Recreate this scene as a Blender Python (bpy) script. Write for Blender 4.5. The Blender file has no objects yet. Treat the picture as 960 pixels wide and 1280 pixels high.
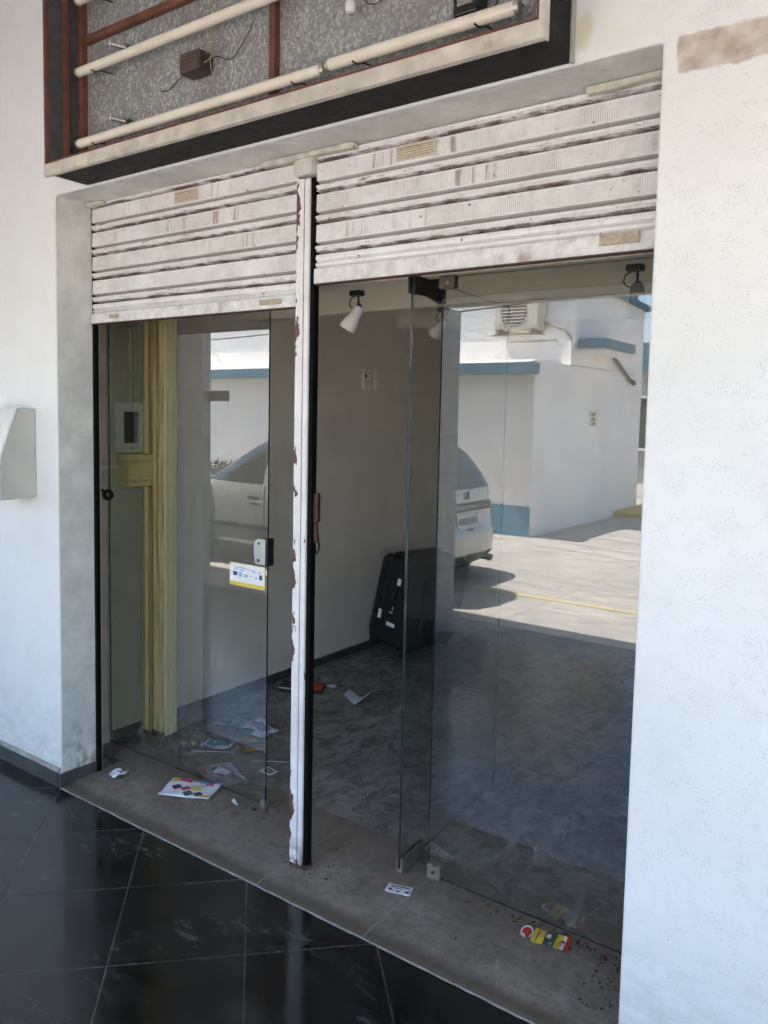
import bpy, bmesh, math, random
from mathutils import Vector, Matrix
random.seed(7)
S = bpy.context.scene
COL = S.collection
R = math.radians
PI = math.pi

# ------------------------------------------------------------------ helpers
class MB:
    def __init__(s): s.v = []; s.f = []; s.m = []; s.sm = []
    def add(s, vs, fs, m=0, smooth=False):
        o = len(s.v); s.v += [tuple(p) for p in vs]
        for f in fs: s.f.append([o + i for i in f]); s.m.append(m); s.sm.append(smooth)
        return s
    def box(s, x0, x1, y0, y1, z0, z1, m=0):
        return s.add([(x0,y0,z0),(x1,y0,z0),(x1,y1,z0),(x0,y1,z0),(x0,y0,z1),(x1,y0,z1),(x1,y1,z1),(x0,y1,z1)],
                     [(0,3,2,1),(4,5,6,7),(0,1,5,4),(1,2,6,5),(2,3,7,6),(3,0,4,7)], m)
    def prism(s, pts, axis, a, b, m=0, caps=True):
        # pts: closed 2-D outline in the two other axes (x: y,z / y: x,z / z: x,y)
        def P(p, t):
            return (t,p[0],p[1]) if axis == 'x' else ((p[0],t,p[1]) if axis == 'y' else (p[0],p[1],t))
        n = len(pts); vs = [P(p,a) for p in pts] + [P(p,b) for p in pts]
        fs = [(i,(i+1)%n,n+(i+1)%n,n+i) for i in range(n)]
        if caps: fs += [tuple(range(n))[::-1], tuple(range(n,2*n))]
        return s.add(vs, fs, m)
    def sheet(s, pts, x0, x1, m=0, nx=1, jit=None):
        # open profile (y,z) swept along x
        vs = []
        for i in range(nx+1):
            x = x0 + (x1-x0)*i/nx
            for j,(y,z) in enumerate(pts):
                d = jit(x,j) if jit else 0
                vs.append((x, y+d, z))
        n = len(pts)
        fs = [(i*n+j, (i+1)*n+j, (i+1)*n+j+1, i*n+j+1) for i in range(nx) for j in range(n-1)]
        return s.add(vs, fs, m)
    def ring(s, c, ax, r, n):
        ax = Vector(ax).normalized(); u = ax.orthogonal().normalized(); w = ax.cross(u)
        return [Vector(c) + r*(math.cos(2*PI*i/n)*u + math.sin(2*PI*i/n)*w) for i in range(n)]
    def cyl(s, p0, p1, r0, r1=None, n=16, m=0, caps=True, smooth=True):
        r1 = r0 if r1 is None else r1
        ax = Vector(p1) - Vector(p0)
        a = s.ring(p0, ax, r0, n); b = s.ring(p1, ax, r1, n)
        s.add(a+b, [(i,(i+1)%n,n+(i+1)%n,n+i) for i in range(n)], m, smooth)
        if caps: s.add(a, [tuple(range(n))[::-1]], m); s.add(b, [tuple(range(n))], m)
        return s
    def tube(s, pts, r, n=8, m=0):
        pts = [Vector(p) for p in pts]; rings = []; u = None
        for i,p in enumerate(pts):
            t = (pts[min(i+1,len(pts)-1)] - pts[max(i-1,0)]).normalized()
            u = t.orthogonal().normalized() if u is None else (u - t*u.dot(t)).normalized()
            w = t.cross(u)
            rings += [p + r*(math.cos(2*PI*k/n)*u + math.sin(2*PI*k/n)*w) for k in range(n)]
        fs = [(i*n+k, i*n+(k+1)%n, (i+1)*n+(k+1)%n, (i+1)*n+k) for i in range(len(pts)-1) for k in range(n)]
        s.add(rings, fs, m, True)
        L = (len(pts)-1)*n
        return s.add(rings[:n], [tuple(range(n))[::-1]], m).add(rings[L:], [tuple(range(n))], m)
    def lathe(s, prof, c, ax, n=20, m=0):
        # prof: (r, t) along axis
        ax = Vector(ax).normalized(); vs = []
        for r,t in prof: vs += s.ring(Vector(c)+ax*t, ax, max(r,1e-4), n)
        fs = [(i*n+k, i*n+(k+1)%n, (i+1)*n+(k+1)%n, (i+1)*n+k) for i in range(len(prof)-1) for k in range(n)]
        return s.add(vs, fs, m, True)
    def build(s, name, mats, parent=None, bevel=0, world=True, seg=2):
        me = bpy.data.meshes.new(name)
        me.from_pydata(s.v, [], s.f); me.validate()
        for mm in (mats if isinstance(mats,(list,tuple)) else [mats]): me.materials.append(mm)
        for p,mi,sm in zip(me.polygons, s.m, s.sm): p.material_index = mi; p.use_smooth = sm
        bm = bmesh.new(); bm.from_mesh(me)
        if bevel:
            bmesh.ops.remove_doubles(bm, verts=bm.verts, dist=1e-6)
            es = [e for e in bm.edges if len(e.link_faces) == 2 and e.calc_face_angle(0) > .5]
            bmesh.ops.bevel(bm, geom=es, offset=bevel, segments=seg, affect='EDGES', profile=.5, clamp_overlap=True)
        bmesh.ops.recalc_face_normals(bm, faces=bm.faces)
        bm.to_mesh(me); bm.free()
        o = bpy.data.objects.new(name, me); COL.objects.link(o)
        if parent is not None:
            o.parent = parent
            if world: o.matrix_parent_inverse = parent.matrix_basis.inverted()
        return o

def tag(o, label=None, cat=None, group=None, kind=None):
    if label: o['label'] = label
    if cat: o['category'] = cat
    if group: o['group'] = group
    if kind: o['kind'] = kind
    return o
def thing(name, label, cat, loc=(0,0,0), rot=(0,0,0), group=None):
    o = bpy.data.objects.new(name, None); COL.objects.link(o)
    o.empty_display_size = .1
    o.matrix_basis = Matrix.Translation(loc) @ (Matrix.Rotation(rot[2],4,'Z') @ Matrix.Rotation(rot[1],4,'Y') @ Matrix.Rotation(rot[0],4,'X'))
    return tag(o, label, cat, group)
def copy_tree(o, parent=None):
    c = o.copy(); COL.objects.link(c)
    if parent is not None: c.parent = parent
    for ch in o.children: copy_tree(ch, c)
    return c

# ------------------------------------------------------------------ materials
class NT:
    def __init__(s, name):
        s.mat = bpy.data.materials.new(name); s.mat.use_nodes = True
        s.t = s.mat.node_tree; s.t.nodes.clear()
        s.out = s.t.nodes.new('ShaderNodeOutputMaterial')
        s.tc = None
    def n(s, typ, **kw):
        nd = s.t.nodes.new('ShaderNode'+typ)
        for k,v in kw.items():
            if k in nd.bl_rna.properties and not k[0].isupper(): setattr(nd, k, v)
        return nd
    def l(s, a, b): s.t.links.new(a, b)
    def set(s, nd, i, v):
        if hasattr(v, 'is_output'): s.l(v, nd.inputs[i])
        else: nd.inputs[i].default_value = v
    def co(s):
        if not s.tc: s.tc = s.n('TexCoord')
        return s.tc.outputs['Object']
    def mapped(s, scale=(1,1,1), loc=(0,0,0), rot=(0,0,0), src=None):
        m = s.n('Mapping'); s.l(src or s.co(), m.inputs[0])
        m.inputs[1].default_value = loc; m.inputs[2].default_value = rot; m.inputs[3].default_value = scale
        return m.outputs[0]
    def noise(s, scale, detail=4, rough=.55, vec=None, dist=0):
        t = s.n('TexNoise'); s.l(vec or s.co(), t.inputs['Vector'])
        t.inputs['Scale'].default_value = scale; t.inputs['Detail'].default_value = detail
        t.inputs['Roughness'].default_value = rough; t.inputs['Distortion'].default_value = dist
        return t.outputs[0]
    def voro(s, scale, vec=None, feature='F1'):
        t = s.n('TexVoronoi'); t.feature = feature; s.l(vec or s.co(), t.inputs['Vector']); t.inputs['Scale'].default_value = scale
        return t
    def math(s, op, a, b=0.0, c=None, clamp=False):
        m = s.n('Math'); m.operation = op; m.use_clamp = clamp
        s.set(m,0,a); s.set(m,1,b)
        if c is not None: s.set(m,2,c)
        return m.outputs[0]
    def mr(s, v, a, b, c=0.0, d=1.0, smooth=False):
        m = s.n('MapRange'); m.clamp = True
        if smooth: m.interpolation_type = 'SMOOTHSTEP'
        for i,x in enumerate((v,a,b,c,d)): s.set(m,i,x)
        return m.outputs[0]
    def mix(s, f, a, b, typ='MIX'):
        m = s.n('Mix'); m.data_type = 'RGBA'; m.blend_type = typ
        s.set(m,0,f)
        for i,x in ((6,a),(7,b)):
            if isinstance(x,(tuple,list)): x = (*x[:3],1)
            s.set(m,i,x)
        return m.outputs[2]
    def sep(s, v=None):
        m = s.n('SeparateXYZ'); s.l(v or s.co(), m.inputs[0]); return m.outputs
    def bump(s, h, strength=.3, dist=.01, normal=None):
        b = s.n('Bump'); b.inputs['Strength'].default_value = strength; b.inputs['Distance'].default_value = dist
        s.l(h, b.inputs['Height'])
        if normal: s.l(normal, b.inputs['Normal'])
        return b.outputs[0]
    def bsdf(s, color, rough=.6, metal=0.0, normal=None, spec=.5, coat=0.0):
        b = s.n('BsdfPrincipled')
        s.set(b,'Base Color',(*color[:3],1) if isinstance(color,(tuple,list)) else color)
        s.set(b,'Roughness',rough); s.set(b,'Metallic',metal); s.set(b,'Specular IOR Level',spec)
        if coat: s.set(b,'Coat Weight',coat); s.set(b,'Coat Roughness',.05)
        if normal: s.l(normal, b.inputs['Normal'])
        s.l(b.outputs[0], s.out.inputs[0])
        return b.outputs[0]

def plain(name, c, rough=.6, metal=0.0, var=.12, vs=9, bs=90, bump=.12, dirt=None, da=.5, coat=0.0, spec=.5):
    """base colour with mottling, optional dirt colour, fine bump"""
    k = NT(name)
    f = k.mr(k.noise(vs,5), .3,.7)
    c2 = tuple(x*(1-var) for x in c); c1 = tuple(min(1,x*(1+var*.6)) for x in c)
    col = k.mix(f, c2, c1)
    if dirt:
        m = k.mr(k.noise(vs*.45,6,.65), .55,.75); col = k.mix(k.math('MULTIPLY',m,da), col, dirt)
    h = k.noise(bs,3)
    k.bsdf(col, k.mr(k.noise(vs*2,3),.3,.7,max(0,rough-.07),min(1,rough+.07)), metal, k.bump(h,bump,.004), spec, coat)
    return k.mat

def m_wall():
    k = NT('white_stucco'); X,Y,Z = k.sep()[:3]
    big = k.noise(1.3,4); mid = k.noise(7,5,.6)
    col = k.mix(k.mr(big,.3,.7), (.68,.682,.68), (.765,.77,.77))
    col = k.mix(k.mr(mid,.52,.78,0,.35), col, (.60,.59,.56))
    # little pits in the render, many more on the wall at the right of the door
    vt = k.voro(46); dens = k.mr(k.noise(9,3), .42,.66)
    right = k.mr(X,2.35,2.5,.3,1)
    pit = k.math('MULTIPLY', k.mr(vt.outputs['Distance'],.05,.10,1,0), k.math('MULTIPLY',dens,right))
    vt2 = k.voro(110); pit2 = k.math('MULTIPLY', k.mr(vt2.outputs['Distance'],.10,.19,1,0), k.math('MULTIPLY',k.mr(k.noise(14,2),.44,.64),right))
    vt3 = k.voro(230); pit3 = k.math('MULTIPLY', k.mr(vt3.outputs['Distance'],.18,.30,1,0), k.math('MULTIPLY',k.mr(k.noise(23,2),.46,.62),right))
    pits = k.math('MAXIMUM',k.math('MAXIMUM',k.math('MULTIPLY',pit,.8),pit2),pit3)
    col = k.mix(k.math('MULTIPLY',pits,.55), col, (.25,.25,.25))
    # splash dirt at the foot of the wall
    low = k.math('MULTIPLY', k.mr(Z,.07,.42,1,0), k.mr(k.noise(11,6,.7,k.mapped((1,1,2.2))),.42,.72))
    col = k.mix(k.math('MULTIPLY',low,.55), col, (.38,.34,.29))
    # bare patch where an old sign was taken off, and a yellowed blotch
    nx = k.math('MULTIPLY_ADD', k.noise(30,4), .03, -.015)
    dx = k.math('ADD',X,nx); dz = k.math('ADD',Z,nx)
    pm = k.math('MULTIPLY', k.math('MULTIPLY', k.mr(dx,2.447,2.453), k.mr(dx,2.63,2.80,1,.0)), k.math('MULTIPLY', k.mr(dz,2.372,2.378), k.mr(dz,2.455,2.461,1,0)))
    col = k.mix(k.math('MULTIPLY',pm,k.mr(k.noise(22,4),.35,.6,.6,.95)), col, k.mix(k.mr(k.noise(16,4),.35,.65),(.36,.29,.23),(.54,.47,.41)))
    ex = k.math('MULTIPLY',k.math('SUBTRACT',X,2.225),1/.028); ez = k.math('MULTIPLY',k.math('SUBTRACT',Z,2.525),1/.05)
    rr = k.math('ADD',k.math('MULTIPLY',ex,ex),k.math('MULTIPLY',ez,ez))
    st = k.mr(k.math('ADD',rr,k.math('MULTIPLY',k.noise(25,4),1.0)),.9,1.6,1,0)
    col = k.mix(k.math('MULTIPLY',st,.55), col, (.62,.54,.33))
    # edge line of the patch and hairline cracks
    h = k.math('SUBTRACT', k.math('ADD',k.noise(75,4,.6),k.math('MULTIPLY',k.noise(11,3),1.2)), k.math('MULTIPLY',pits,1.2))
    h = k.math('SUBTRACT',h,k.math('MULTIPLY',pm,.6))
    k.bsdf(col,.75,0,k.bump(h,.35,.006),.3)
    return k.mat
def m_cement(name, c=(.40,.405,.39), rough=.85):
    k = NT(name); Z = k.sep()[2]
    n1 = k.noise(6,6,.65); n2 = k.noise(38,5,.7)
    col = k.mix(k.mr(n1,.3,.7), tuple(x*.8 for x in c), tuple(x*1.15 for x in c))
    col = k.mix(k.mr(n2,.55,.8,0,.45), col, tuple(x*.55 for x in c))
    col = k.mix(k.mr(k.noise(27,3,vec=k.mapped((1,1,1),(3,1,2))),.62,.75,0,.5), col, (.66,.66,.63))
    low = k.math('MULTIPLY', k.mr(Z,.06,.3,1,0), k.mr(k.noise(20,5),.45,.6))
    col = k.mix(k.math('MULTIPLY',low,.7), col, (.16,.14,.12))
    k.bsdf(col,rough,0,k.bump(k.math('ADD',n2,k.noise(120,3)),.6,.006),.25)
    return k.mat
def m_tile():
    k = NT('black_stone_tile'); X,Y,Z = k.sep()[:3]
    sp = .556
    w = k.math('MULTIPLY_ADD',k.noise(25,3),.004,-.002)
    def line(a):
        u = k.math('FRACT', k.math('MULTIPLY',k.math('ADD',a,10*sp),1/sp))
        d = k.math('MULTIPLY', k.math('MINIMUM',u,k.math('SUBTRACT',1.0,u)), sp/1.414)
        return k.math('ADD',d,w)
    d = k.math('MINIMUM', line(k.math('ADD',X,Y)), line(k.math('SUBTRACT',X,Y)))
    g = k.mr(d,.0014,.0032,1,0)
    gc = k.mix(k.mr(k.noise(60,4),.4,.65),(.05,.05,.05),(.30,.29,.27))
    n1 = k.noise(5,6,.65); sc = k.noise(9,9,.82,k.mapped((1,2.4,1),rot=(0,0,.7)),.25)
    base = k.mix(k.mr(n1,.35,.7),(.004,.0045,.005),(.017,.0175,.019))
    dust = k.mr(sc,.50,.68); dz = k.mr(k.noise(2.3,3),.45,.65)
    dust = k.math('MULTIPLY',dust,dz)
    base = k.mix(k.math('MULTIPLY',dust,.5), base, (.15,.145,.14))
    spk = k.mr(k.voro(30).outputs['Distance'],.03,.06,1,0)
    spk = k.math('MULTIPLY',spk,k.mr(k.noise(6,2),.5,.56))
    base = k.mix(k.math('MULTIPLY',spk,.5), base, (.35,.34,.32))
    gm = k.mr(k.noise(3.2,4,.65,k.mapped(loc=(3,3,0))),.38,.66,.06,.6)
    col = k.mix(k.math('MULTIPLY',g,gm), base, gc)
    rg = k.math('ADD', k.mr(n1,.3,.7,.08,.22), k.math('MULTIPLY',dust,.3))
    rg = k.math('ADD', rg, k.math('MULTIPLY',g,.4))
    h = k.math('SUBTRACT', k.math('MULTIPLY',k.noise(9,4),.5), k.math('MULTIPLY',g,.8))
    h = k.math('ADD',h,k.math('MULTIPLY',k.noise(60,3),.12))
    k.bsdf(col,rg,0,k.bump(h,.10,.006),.5)
    return k.mat
def m_inner_floor():
    k = NT('worn_slate_floor'); X,Y,Z = k.sep()[:3]
    sp = .60
    w = k.math('MULTIPLY_ADD',k.noise(14,3),.008,-.004)
    def line(a):
        u = k.math('FRACT', k.math('MULTIPLY',k.math('ADD',a,10*sp),1/sp))
        return k.math('ADD',k.math('MULTIPLY', k.math('MINIMUM',u,k.math('SUBTRACT',1.0,u)), sp/1.414),w)
    d = k.math('MINIMUM', line(k.math('ADD',X,Y)), line(k.math('SUBTRACT',X,Y)))
    g = k.mr(d,.002,.005,1,0)
    n1 = k.noise(2.2,6,.65); n2 = k.noise(15,7,.72,k.mapped((1,.6,1),rot=(0,0,.5)),.8)
    col = k.mix(k.mr(n1,.3,.7),(.15,.15,.15),(.40,.385,.36))
    col = k.mix(k.mr(n2,.44,.60,0,.85), col, (.045,.047,.05))
    col = k.mix(k.mr(k.noise(19,7,.75,k.mapped((.5,1.3,1),rot=(0,0,.9))),.54,.68,0,.75), col, (.42,.41,.39))
    near = k.math('MULTIPLY',k.mr(Y,.4,1.1,1,0),k.mr(n1,.25,.6,.4,1))
    col = k.mix(k.math('MULTIPLY',near,.6), col, (.215,.18,.145))
    col = k.mix(k.math('MULTIPLY',g,k.mr(n1,.35,.65,.1,.6)), col, k.mix(k.mr(k.noise(1.3,2),.45,.55),(.04,.04,.04),(.26,.25,.24)))
    k.bsdf(col,k.mr(n2,.3,.7,.5,.35),0,k.bump(k.math('SUBTRACT',n2,g),.25,.005),.4)
    return k.mat
def m_sill():
    k = NT('dusty_cement_sill'); X,Y,Z = k.sep()[:3]
    n1 = k.noise(4,6,.65); n2 = k.noise(28,6,.72)
    col = k.mix(k.mr(n1,.3,.7),(.20,.172,.14),(.34,.30,.25))
    col = k.mix(k.mr(n2,.44,.68,0,.7), col, (.15,.122,.098))
    col = k.mix(k.mr(k.noise(70,4,.7),.58,.7,0,.7), col, (.09,.07,.055))
    col = k.mix(k.mr(k.noise(8,7,.78,k.mapped(loc=(9,2,0))),.50,.64,0,.6), col, (.125,.10,.08))
    col = k.mix(k.mr(k.noise(3,5,.7,k.mapped(loc=(1,6,0))),.5,.7,0,.6), col, (.20,.18,.155))
    col = k.mix(k.mr(k.noise(11,5,.7,k.mapped(loc=(4,4,0))),.58,.7,0,.5), col, (.22,.15,.11))
    # brown grime plus the shade of the step face, coloured into the nosing foot
    e = k.math('ADD',Y,k.math('MULTIPLY_ADD',k.noise(7,4),.05,-.025))
    col = k.mix(k.mr(e,.012,.075,.85,0,True), col, (.085,.062,.046))
    col = k.mix(k.mr(e,.22,.38,0,.6), col, (.19,.145,.11))
    j = k.math('MINIMUM', k.math('ABSOLUTE',k.math('SUBTRACT',X,1.165)), k.math('ABSOLUTE',k.math('SUBTRACT',X,1.62)))
    col = k.mix(k.mr(j,.0015,.004,.5,0), col, (.33,.31,.28))
    k.bsdf(col,.85,0,k.bump(n2,.45,.006),.25)
    return k.mat
def m_shutter():
    """chalky white paint, embossed comb pattern on the flat band, rust along the laps (z: 0 at slat top, negative down)"""
    k = NT('chalky_white_shutter_paint')
    oi = k.n('ObjectInfo'); off = k.n('VectorMath'); off.operation='SCALE'; 
    cmb = k.n('CombineXYZ'); k.l(oi.outputs['Random'],cmb.inputs[0]); k.l(oi.outputs['Random'],cmb.inputs[1])
    k.l(cmb.outputs[0],off.inputs[0]); off.inputs['Scale'].default_value = 17
    ad = k.n('VectorMath'); ad.operation='ADD'; k.l(k.co(),ad.inputs[0]); k.l(off.outputs[0],ad.inputs[1])
    V = ad.outputs[0]
    X,Y,Z = k.sep()[:3]
    n1 = k.noise(5,5,.6,V); n2 = k.noise(34,6,.7,V)
    col = k.mix(k.mr(n1,.3,.7),(.68,.67,.67),(.80,.795,.805))
    col = k.mix(k.mr(n2,.5,.74,0,.4), col, (.42,.385,.35))
    col = k.mix(k.mr(k.noise(3.1,6,.72,k.mapped((1,1,2.5),src=V)),.48,.72,0,.28), col, (.42,.375,.32))
    flat = k.math('MULTIPLY',k.mr(Z,-.056,-.053),k.mr(Z,-.010,-.006,1,0))
    wv = k.math('SINE',k.math('MULTIPLY',X,2*PI/.0062))
    comb = k.math('MULTIPLY',k.mr(wv,-.2,.9),flat)
    dirtc = k.math('MULTIPLY',comb,k.mr(k.noise(7,4,.6,k.mapped((1,1,.3),src=V)),.40,.70,.12,.75))
    col = k.mix(dirtc, col, (.27,.23,.195))
    # lap grime + rust, with the shade of the slat recess painted in
    lapn = k.noise(16,6,.72,k.mapped((.8,1,4),src=V))
    lap = k.math('MULTIPLY',k.mr(Z,-.0905,-.084,1,0),k.mr(lapn,.42,.56))
    lap2 = k.math('MULTIPLY',k.math('MULTIPLY',k.mr(Z,-.075,-.066,1,0),k.mr(Z,-.09,-.084)),k.mr(k.noise(24,6,.72,k.mapped((.6,1,5),src=V)),.58,.66))
    col = k.mix(k.math('MULTIPLY',lap2,.8), col, (.22,.13,.09))
    groove_shade = k.math('MULTIPLY',k.mr(Z,-.0665,-.0655,1,0),k.mr(Z,-.0585,-.0575,1,0))
    groove_shade = k.math('MULTIPLY',k.mr(Z,-.0685,-.0665),k.mr(Z,-.0600,-.0580,1,0))
    col = k.mix(k.math('MULTIPLY',groove_shade,.65), col, (.26,.235,.215))
    col = k.mix(k.math('MULTIPLY',lap,.85), col, (.13,.062,.038))
    # downward streaks from the lap above
    stn = k.noise(60,3,.5,k.mapped((1,1,.03),src=V)); sta = k.noise(3.2,3,.5,k.mapped((1,1,.1),src=V))
    stk = k.math('MULTIPLY',k.math('MULTIPLY',k.mr(stn,.53,.66),k.mr(sta,.55,.66)),flat)
    col = k.mix(k.math('MULTIPLY',stk,.75), col, (.20,.10,.065))
    # rusty spots
    sp = k.mr(k.noise(48,4,.6,V),.665,.71)
    col = k.mix(sp, col, (.14,.06,.035))
    rust = k.math('MAXIMUM',lap,sp)
    h = k.math('ADD',k.math('MULTIPLY',comb,-.5),k.math('MULTIPLY',n2,.4))
    k.bsdf(col,k.mr(rust,0,1,.5,.9),0,k.bump(h,.5,.003),.4)
    return k.mat
def m_peel():
    k = NT('peeling_white_over_red_primer'); X,Y,Z = k.sep()[:3]
    n1 = k.noise(9,4,.6); n2 = k.noise(22,6,.7)
    col = k.mix(k.mr(n1,.3,.7),(.66,.64,.64),(.80,.79,.79))
    col = k.mix(k.mr(k.noise(40,5,.7,k.mapped((1,1,.25))),.52,.75,0,.4), col, (.45,.42,.39))
    e = k.mr(X,1.168,1.205,.055,-.09)     # chips along the left arris
    hi = k.mr(Z,1.95,2.4,0,.06)
    pl = k.mr(k.math('ADD',k.noise(20,4,.6,k.mapped((1,1,.55))),k.math('ADD',e,hi)),.578,.592)
    col = k.mix(pl, col, k.mix(k.mr(n2,.4,.6),(.085,.035,.025),(.16,.07,.05)))
    foot = k.math('MULTIPLY',k.mr(Z,.02,.12,1,0),k.mr(n2,.4,.55))
    col = k.mix(foot, col, (.13,.07,.045))
    h = k.math('SUBTRACT',k.math('MULTIPLY',n2,.3),pl)
    k.bsdf(col,.55,0,k.bump(h,.5,.003),.4)
    return k.mat
def m_glass():
    k = NT('clear_shop_glass')
    tr = k.n('BsdfTransparent'); tr.inputs[0].default_value = (.93,.945,.935,1)
    gl = k.n('BsdfGlossy'); gl.inputs['Color'].default_value = (1,1,1,1); gl.inputs['Roughness'].default_value = .0
    fr = k.n('Fresnel'); fr.inputs[0].default_value = GLASS_IOR
    ge = k.n('NewGeometry')
    fac = k.math('MULTIPLY',fr.outputs[0],k.math('SUBTRACT',1.0,ge.outputs['Backfacing']))
    m1 = k.n('MixShader'); k.l(fac,m1.inputs[0]); k.l(tr.outputs[0],m1.inputs[1]); k.l(gl.outputs[0],m1.inputs[2])
    # dust film, heavier low down where it was wiped with a cloth
    Z = k.sep()[2]
    sm = k.mr(k.noise(26,6,.7,k.mapped((1,1,.6),rot=(0,.8,0)),1.5),.48,.75)
    low = k.math('MULTIPLY',k.mr(Z,.1,.75,1,0,True),k.mr(k.noise(3,3),.36,.6))
    film = k.math('ADD',.003,k.math('MULTIPLY',k.math('MULTIPLY',sm,low),.16))
    film = k.math('ADD',film,k.math('MULTIPLY',k.mr(k.noise(5,5,.65),.55,.8),.015))
    film = k.math('MULTIPLY',film,k.math('SUBTRACT',1.0,ge.outputs['Backfacing']))
    df = k.n('BsdfDiffuse'); df.inputs[0].default_value = (.72,.76,.76,1)
    m2 = k.n('MixShader'); k.l(film,m2.inputs[0]); k.l(m1.outputs[0],m2.inputs[1]); k.l(df.outputs[0],m2.inputs[2])
    k.l(m2.outputs[0],k.out.inputs[0])
    return k.mat
def m_glass_edge():
    k = NT('green_glass_edge')
    tr = k.n('BsdfTransparent'); tr.inputs[0].default_value = (.10,.20,.18,1)
    gl = k.n('BsdfPrincipled'); gl.inputs['Base Color'].default_value = (.018,.036,.034,1); gl.inputs['Roughness'].default_value = .12
    m = k.n('MixShader'); m.inputs[0].default_value = .75
    k.l(tr.outputs[0],m.inputs[1]); k.l(gl.outputs[0],m.inputs[2]); k.l(m.outputs[0],k.out.inputs[0])
    return k.mat
def m_galv():
    k = NT('spangled_galvanised_sheet')
    v = k.mapped((1,1,.6),rot=(0,.5,0))
    a = k.voro(135,v); b = k.voro(210,k.mapped((.6,1,1),rot=(0,-.4,0)))
    s1 = k.mr(k.n('SeparateColor') and k.math('MULTIPLY',1.0,k.sep(a.outputs['Color'])[0]),.62,.95)
    s2 = k.mr(k.sep(b.outputs['Color'])[1],.7,1.0)
    f = k.math('MULTIPLY',k.math('MAXIMUM',s1,s2),k.mr(k.noise(9,4),.3,.7,.45,1))
    col = k.mix(f,(.29,.293,.295),(.70,.705,.71))
    col = k.mix(k.mr(k.noise(60,5,.7),.35,.7,.4,0), col, (.15,.15,.15))
    col = k.mix(k.mr(k.noise(3,5,.65),.45,.75,0,.6), col, (.20,.185,.165))
    Z = k.sep()[2]
    col = k.mix(k.math('MULTIPLY',k.mr(Z,2.5,2.6,1,0),k.mr(k.noise(12,4),.4,.6)), col, (.12,.10,.085))
    k.bsdf(col,k.mr(f,0,1,.6,.4),.35,k.bump(f,.12,.002),.5)
    return k.mat
def m_ground():
    k = NT('old_concrete_yard'); X,Y,Z = k.sep()[:3]
    n1 = k.noise(.5,6,.65); n2 = k.noise(4,7,.7,k.mapped((.6,1.6,1)))
    col = k.mix(k.mr(n1,.3,.7),(.31,.28,.24),(.50,.45,.385))
    col = k.mix(k.mr(n2,.44,.64,0,.75), col, (.25,.225,.195))
    col = k.mix(k.mr(k.noise(30,6,.7),.55,.75,0,.35), col, (.20,.18,.16))
    cr = k.mr(k.math('ABSOLUTE',k.math('SUBTRACT',k.noise(.9,4,.55,k.mapped(loc=(2,7,0))),.5)),0,.004,1,0)
    jt = k.math('ABSOLUTE',k.math('SUBTRACT',k.math('FRACT',k.math('MULTIPLY',k.math('ADD',X,50.6),1/2.6)),.5))
    jt2 = k.math('ABSOLUTE',k.math('SUBTRACT',k.math('FRACT',k.math('MULTIPLY',k.math('ADD',Y,50.0),1/2.6)),.5))
    ln = k.math('MAXIMUM',k.mr(k.math('MINIMUM',jt,jt2),.002,.004,1,0),cr)
    col = k.mix(k.math('MULTIPLY',ln,.55), col, (.16,.145,.125))
    k.bsdf(col,.9,0,k.bump(n2,.3,.01),.2)
    return k.mat
def m_brickpillar():
    k = NT('grey_strip_tile')
    b = k.n('TexBrick'); k.l(k.mapped((1,1,1),rot=(PI/2,0,0)),b.inputs['Vector'])
    b.inputs['Color1'].default_value=(.20,.215,.235,1); b.inputs['Color2'].default_value=(.27,.285,.30,1); b.inputs['Mortar'].default_value=(.42,.43,.43,1)
    b.inputs['Scale'].default_value=1; b.inputs['Mortar Size'].default_value=.004; b.inputs['Brick Width'].default_value=.24; b.inputs['Row Height'].default_value=.055
    k.bsdf(b.outputs[0],.4,0,k.bump(b.outputs[1],-.3,.004))
    return k.mat
def m_curtain():
    k = NT('yellowed_cream_pvc'); X,Y,Z = k.sep()[:3]
    n = k.noise(30,4,.6,k.mapped((6,6,.15)))
    col = k.mix(k.mr(n,.35,.65),(.66,.50,.20),(.88,.74,.40))
    col = k.mix(k.mr(k.noise(9,5,.7,k.mapped((3,3,.4))),.52,.7,0,.6), col, (.42,.30,.12))
    fold = k.mr(k.noise(55,1,.4,k.mapped((1,0,0))),.48,.62)
    col = k.mix(k.math('MULTIPLY',fold,.75), col, (.20,.115,.035))
    k.bsdf(col,.45,0,k.bump(n,.15,.003),.4)
    return k.mat
GLASS_IOR = 2.15

WALL = m_wall(); CEM = m_cement('grey_cement_reveal',(.66,.66,.635)); TILE = m_tile(); FLOOR = m_inner_floor(); SILL = m_sill()
SHUT = m_shutter(); PEEL = m_peel(); GLASS = m_glass(); GEDGE = m_glass_edge(); GALV = m_galv(); YARD = m_ground()
STRIP = m_brickpillar(); CURT = m_curtain()
BASEB = plain('dark_slate_skirting',(.055,.057,.058),.55,0,.4,12,60,.3,(.14,.13,.115),.6)
CAP = plain('old_mortar_cap',(.30,.285,.25),.9,0,.3,20,80,.5)
BLACKM = plain('black_paint',(.006,.006,.006),.6,0,.4,14,70,.2,(.016,.013,.011),.5,spec=.2)
BLACKG = plain('black_grease_channel',(.003,.003,.003),.7,0,.4,14,70,.2,spec=.12)
RUSTM = plain('rusty_red_frame',(.135,.050,.033),.8,0,.35,16,90,.4,(.06,.03,.022),.7)
WLIP = plain('weathered_white_lip',(.52,.485,.435),.65,0,.25,14,70,.4,(.24,.19,.145),.75)
TUBE = plain('milky_tube_glass',(.70,.645,.57),.22,0,.10,7,50,.05,(.36,.28,.21),.5)
METAL = plain('dull_grey_metal',(.36,.36,.355),.38,.8,.2,20,90,.15)
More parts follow.
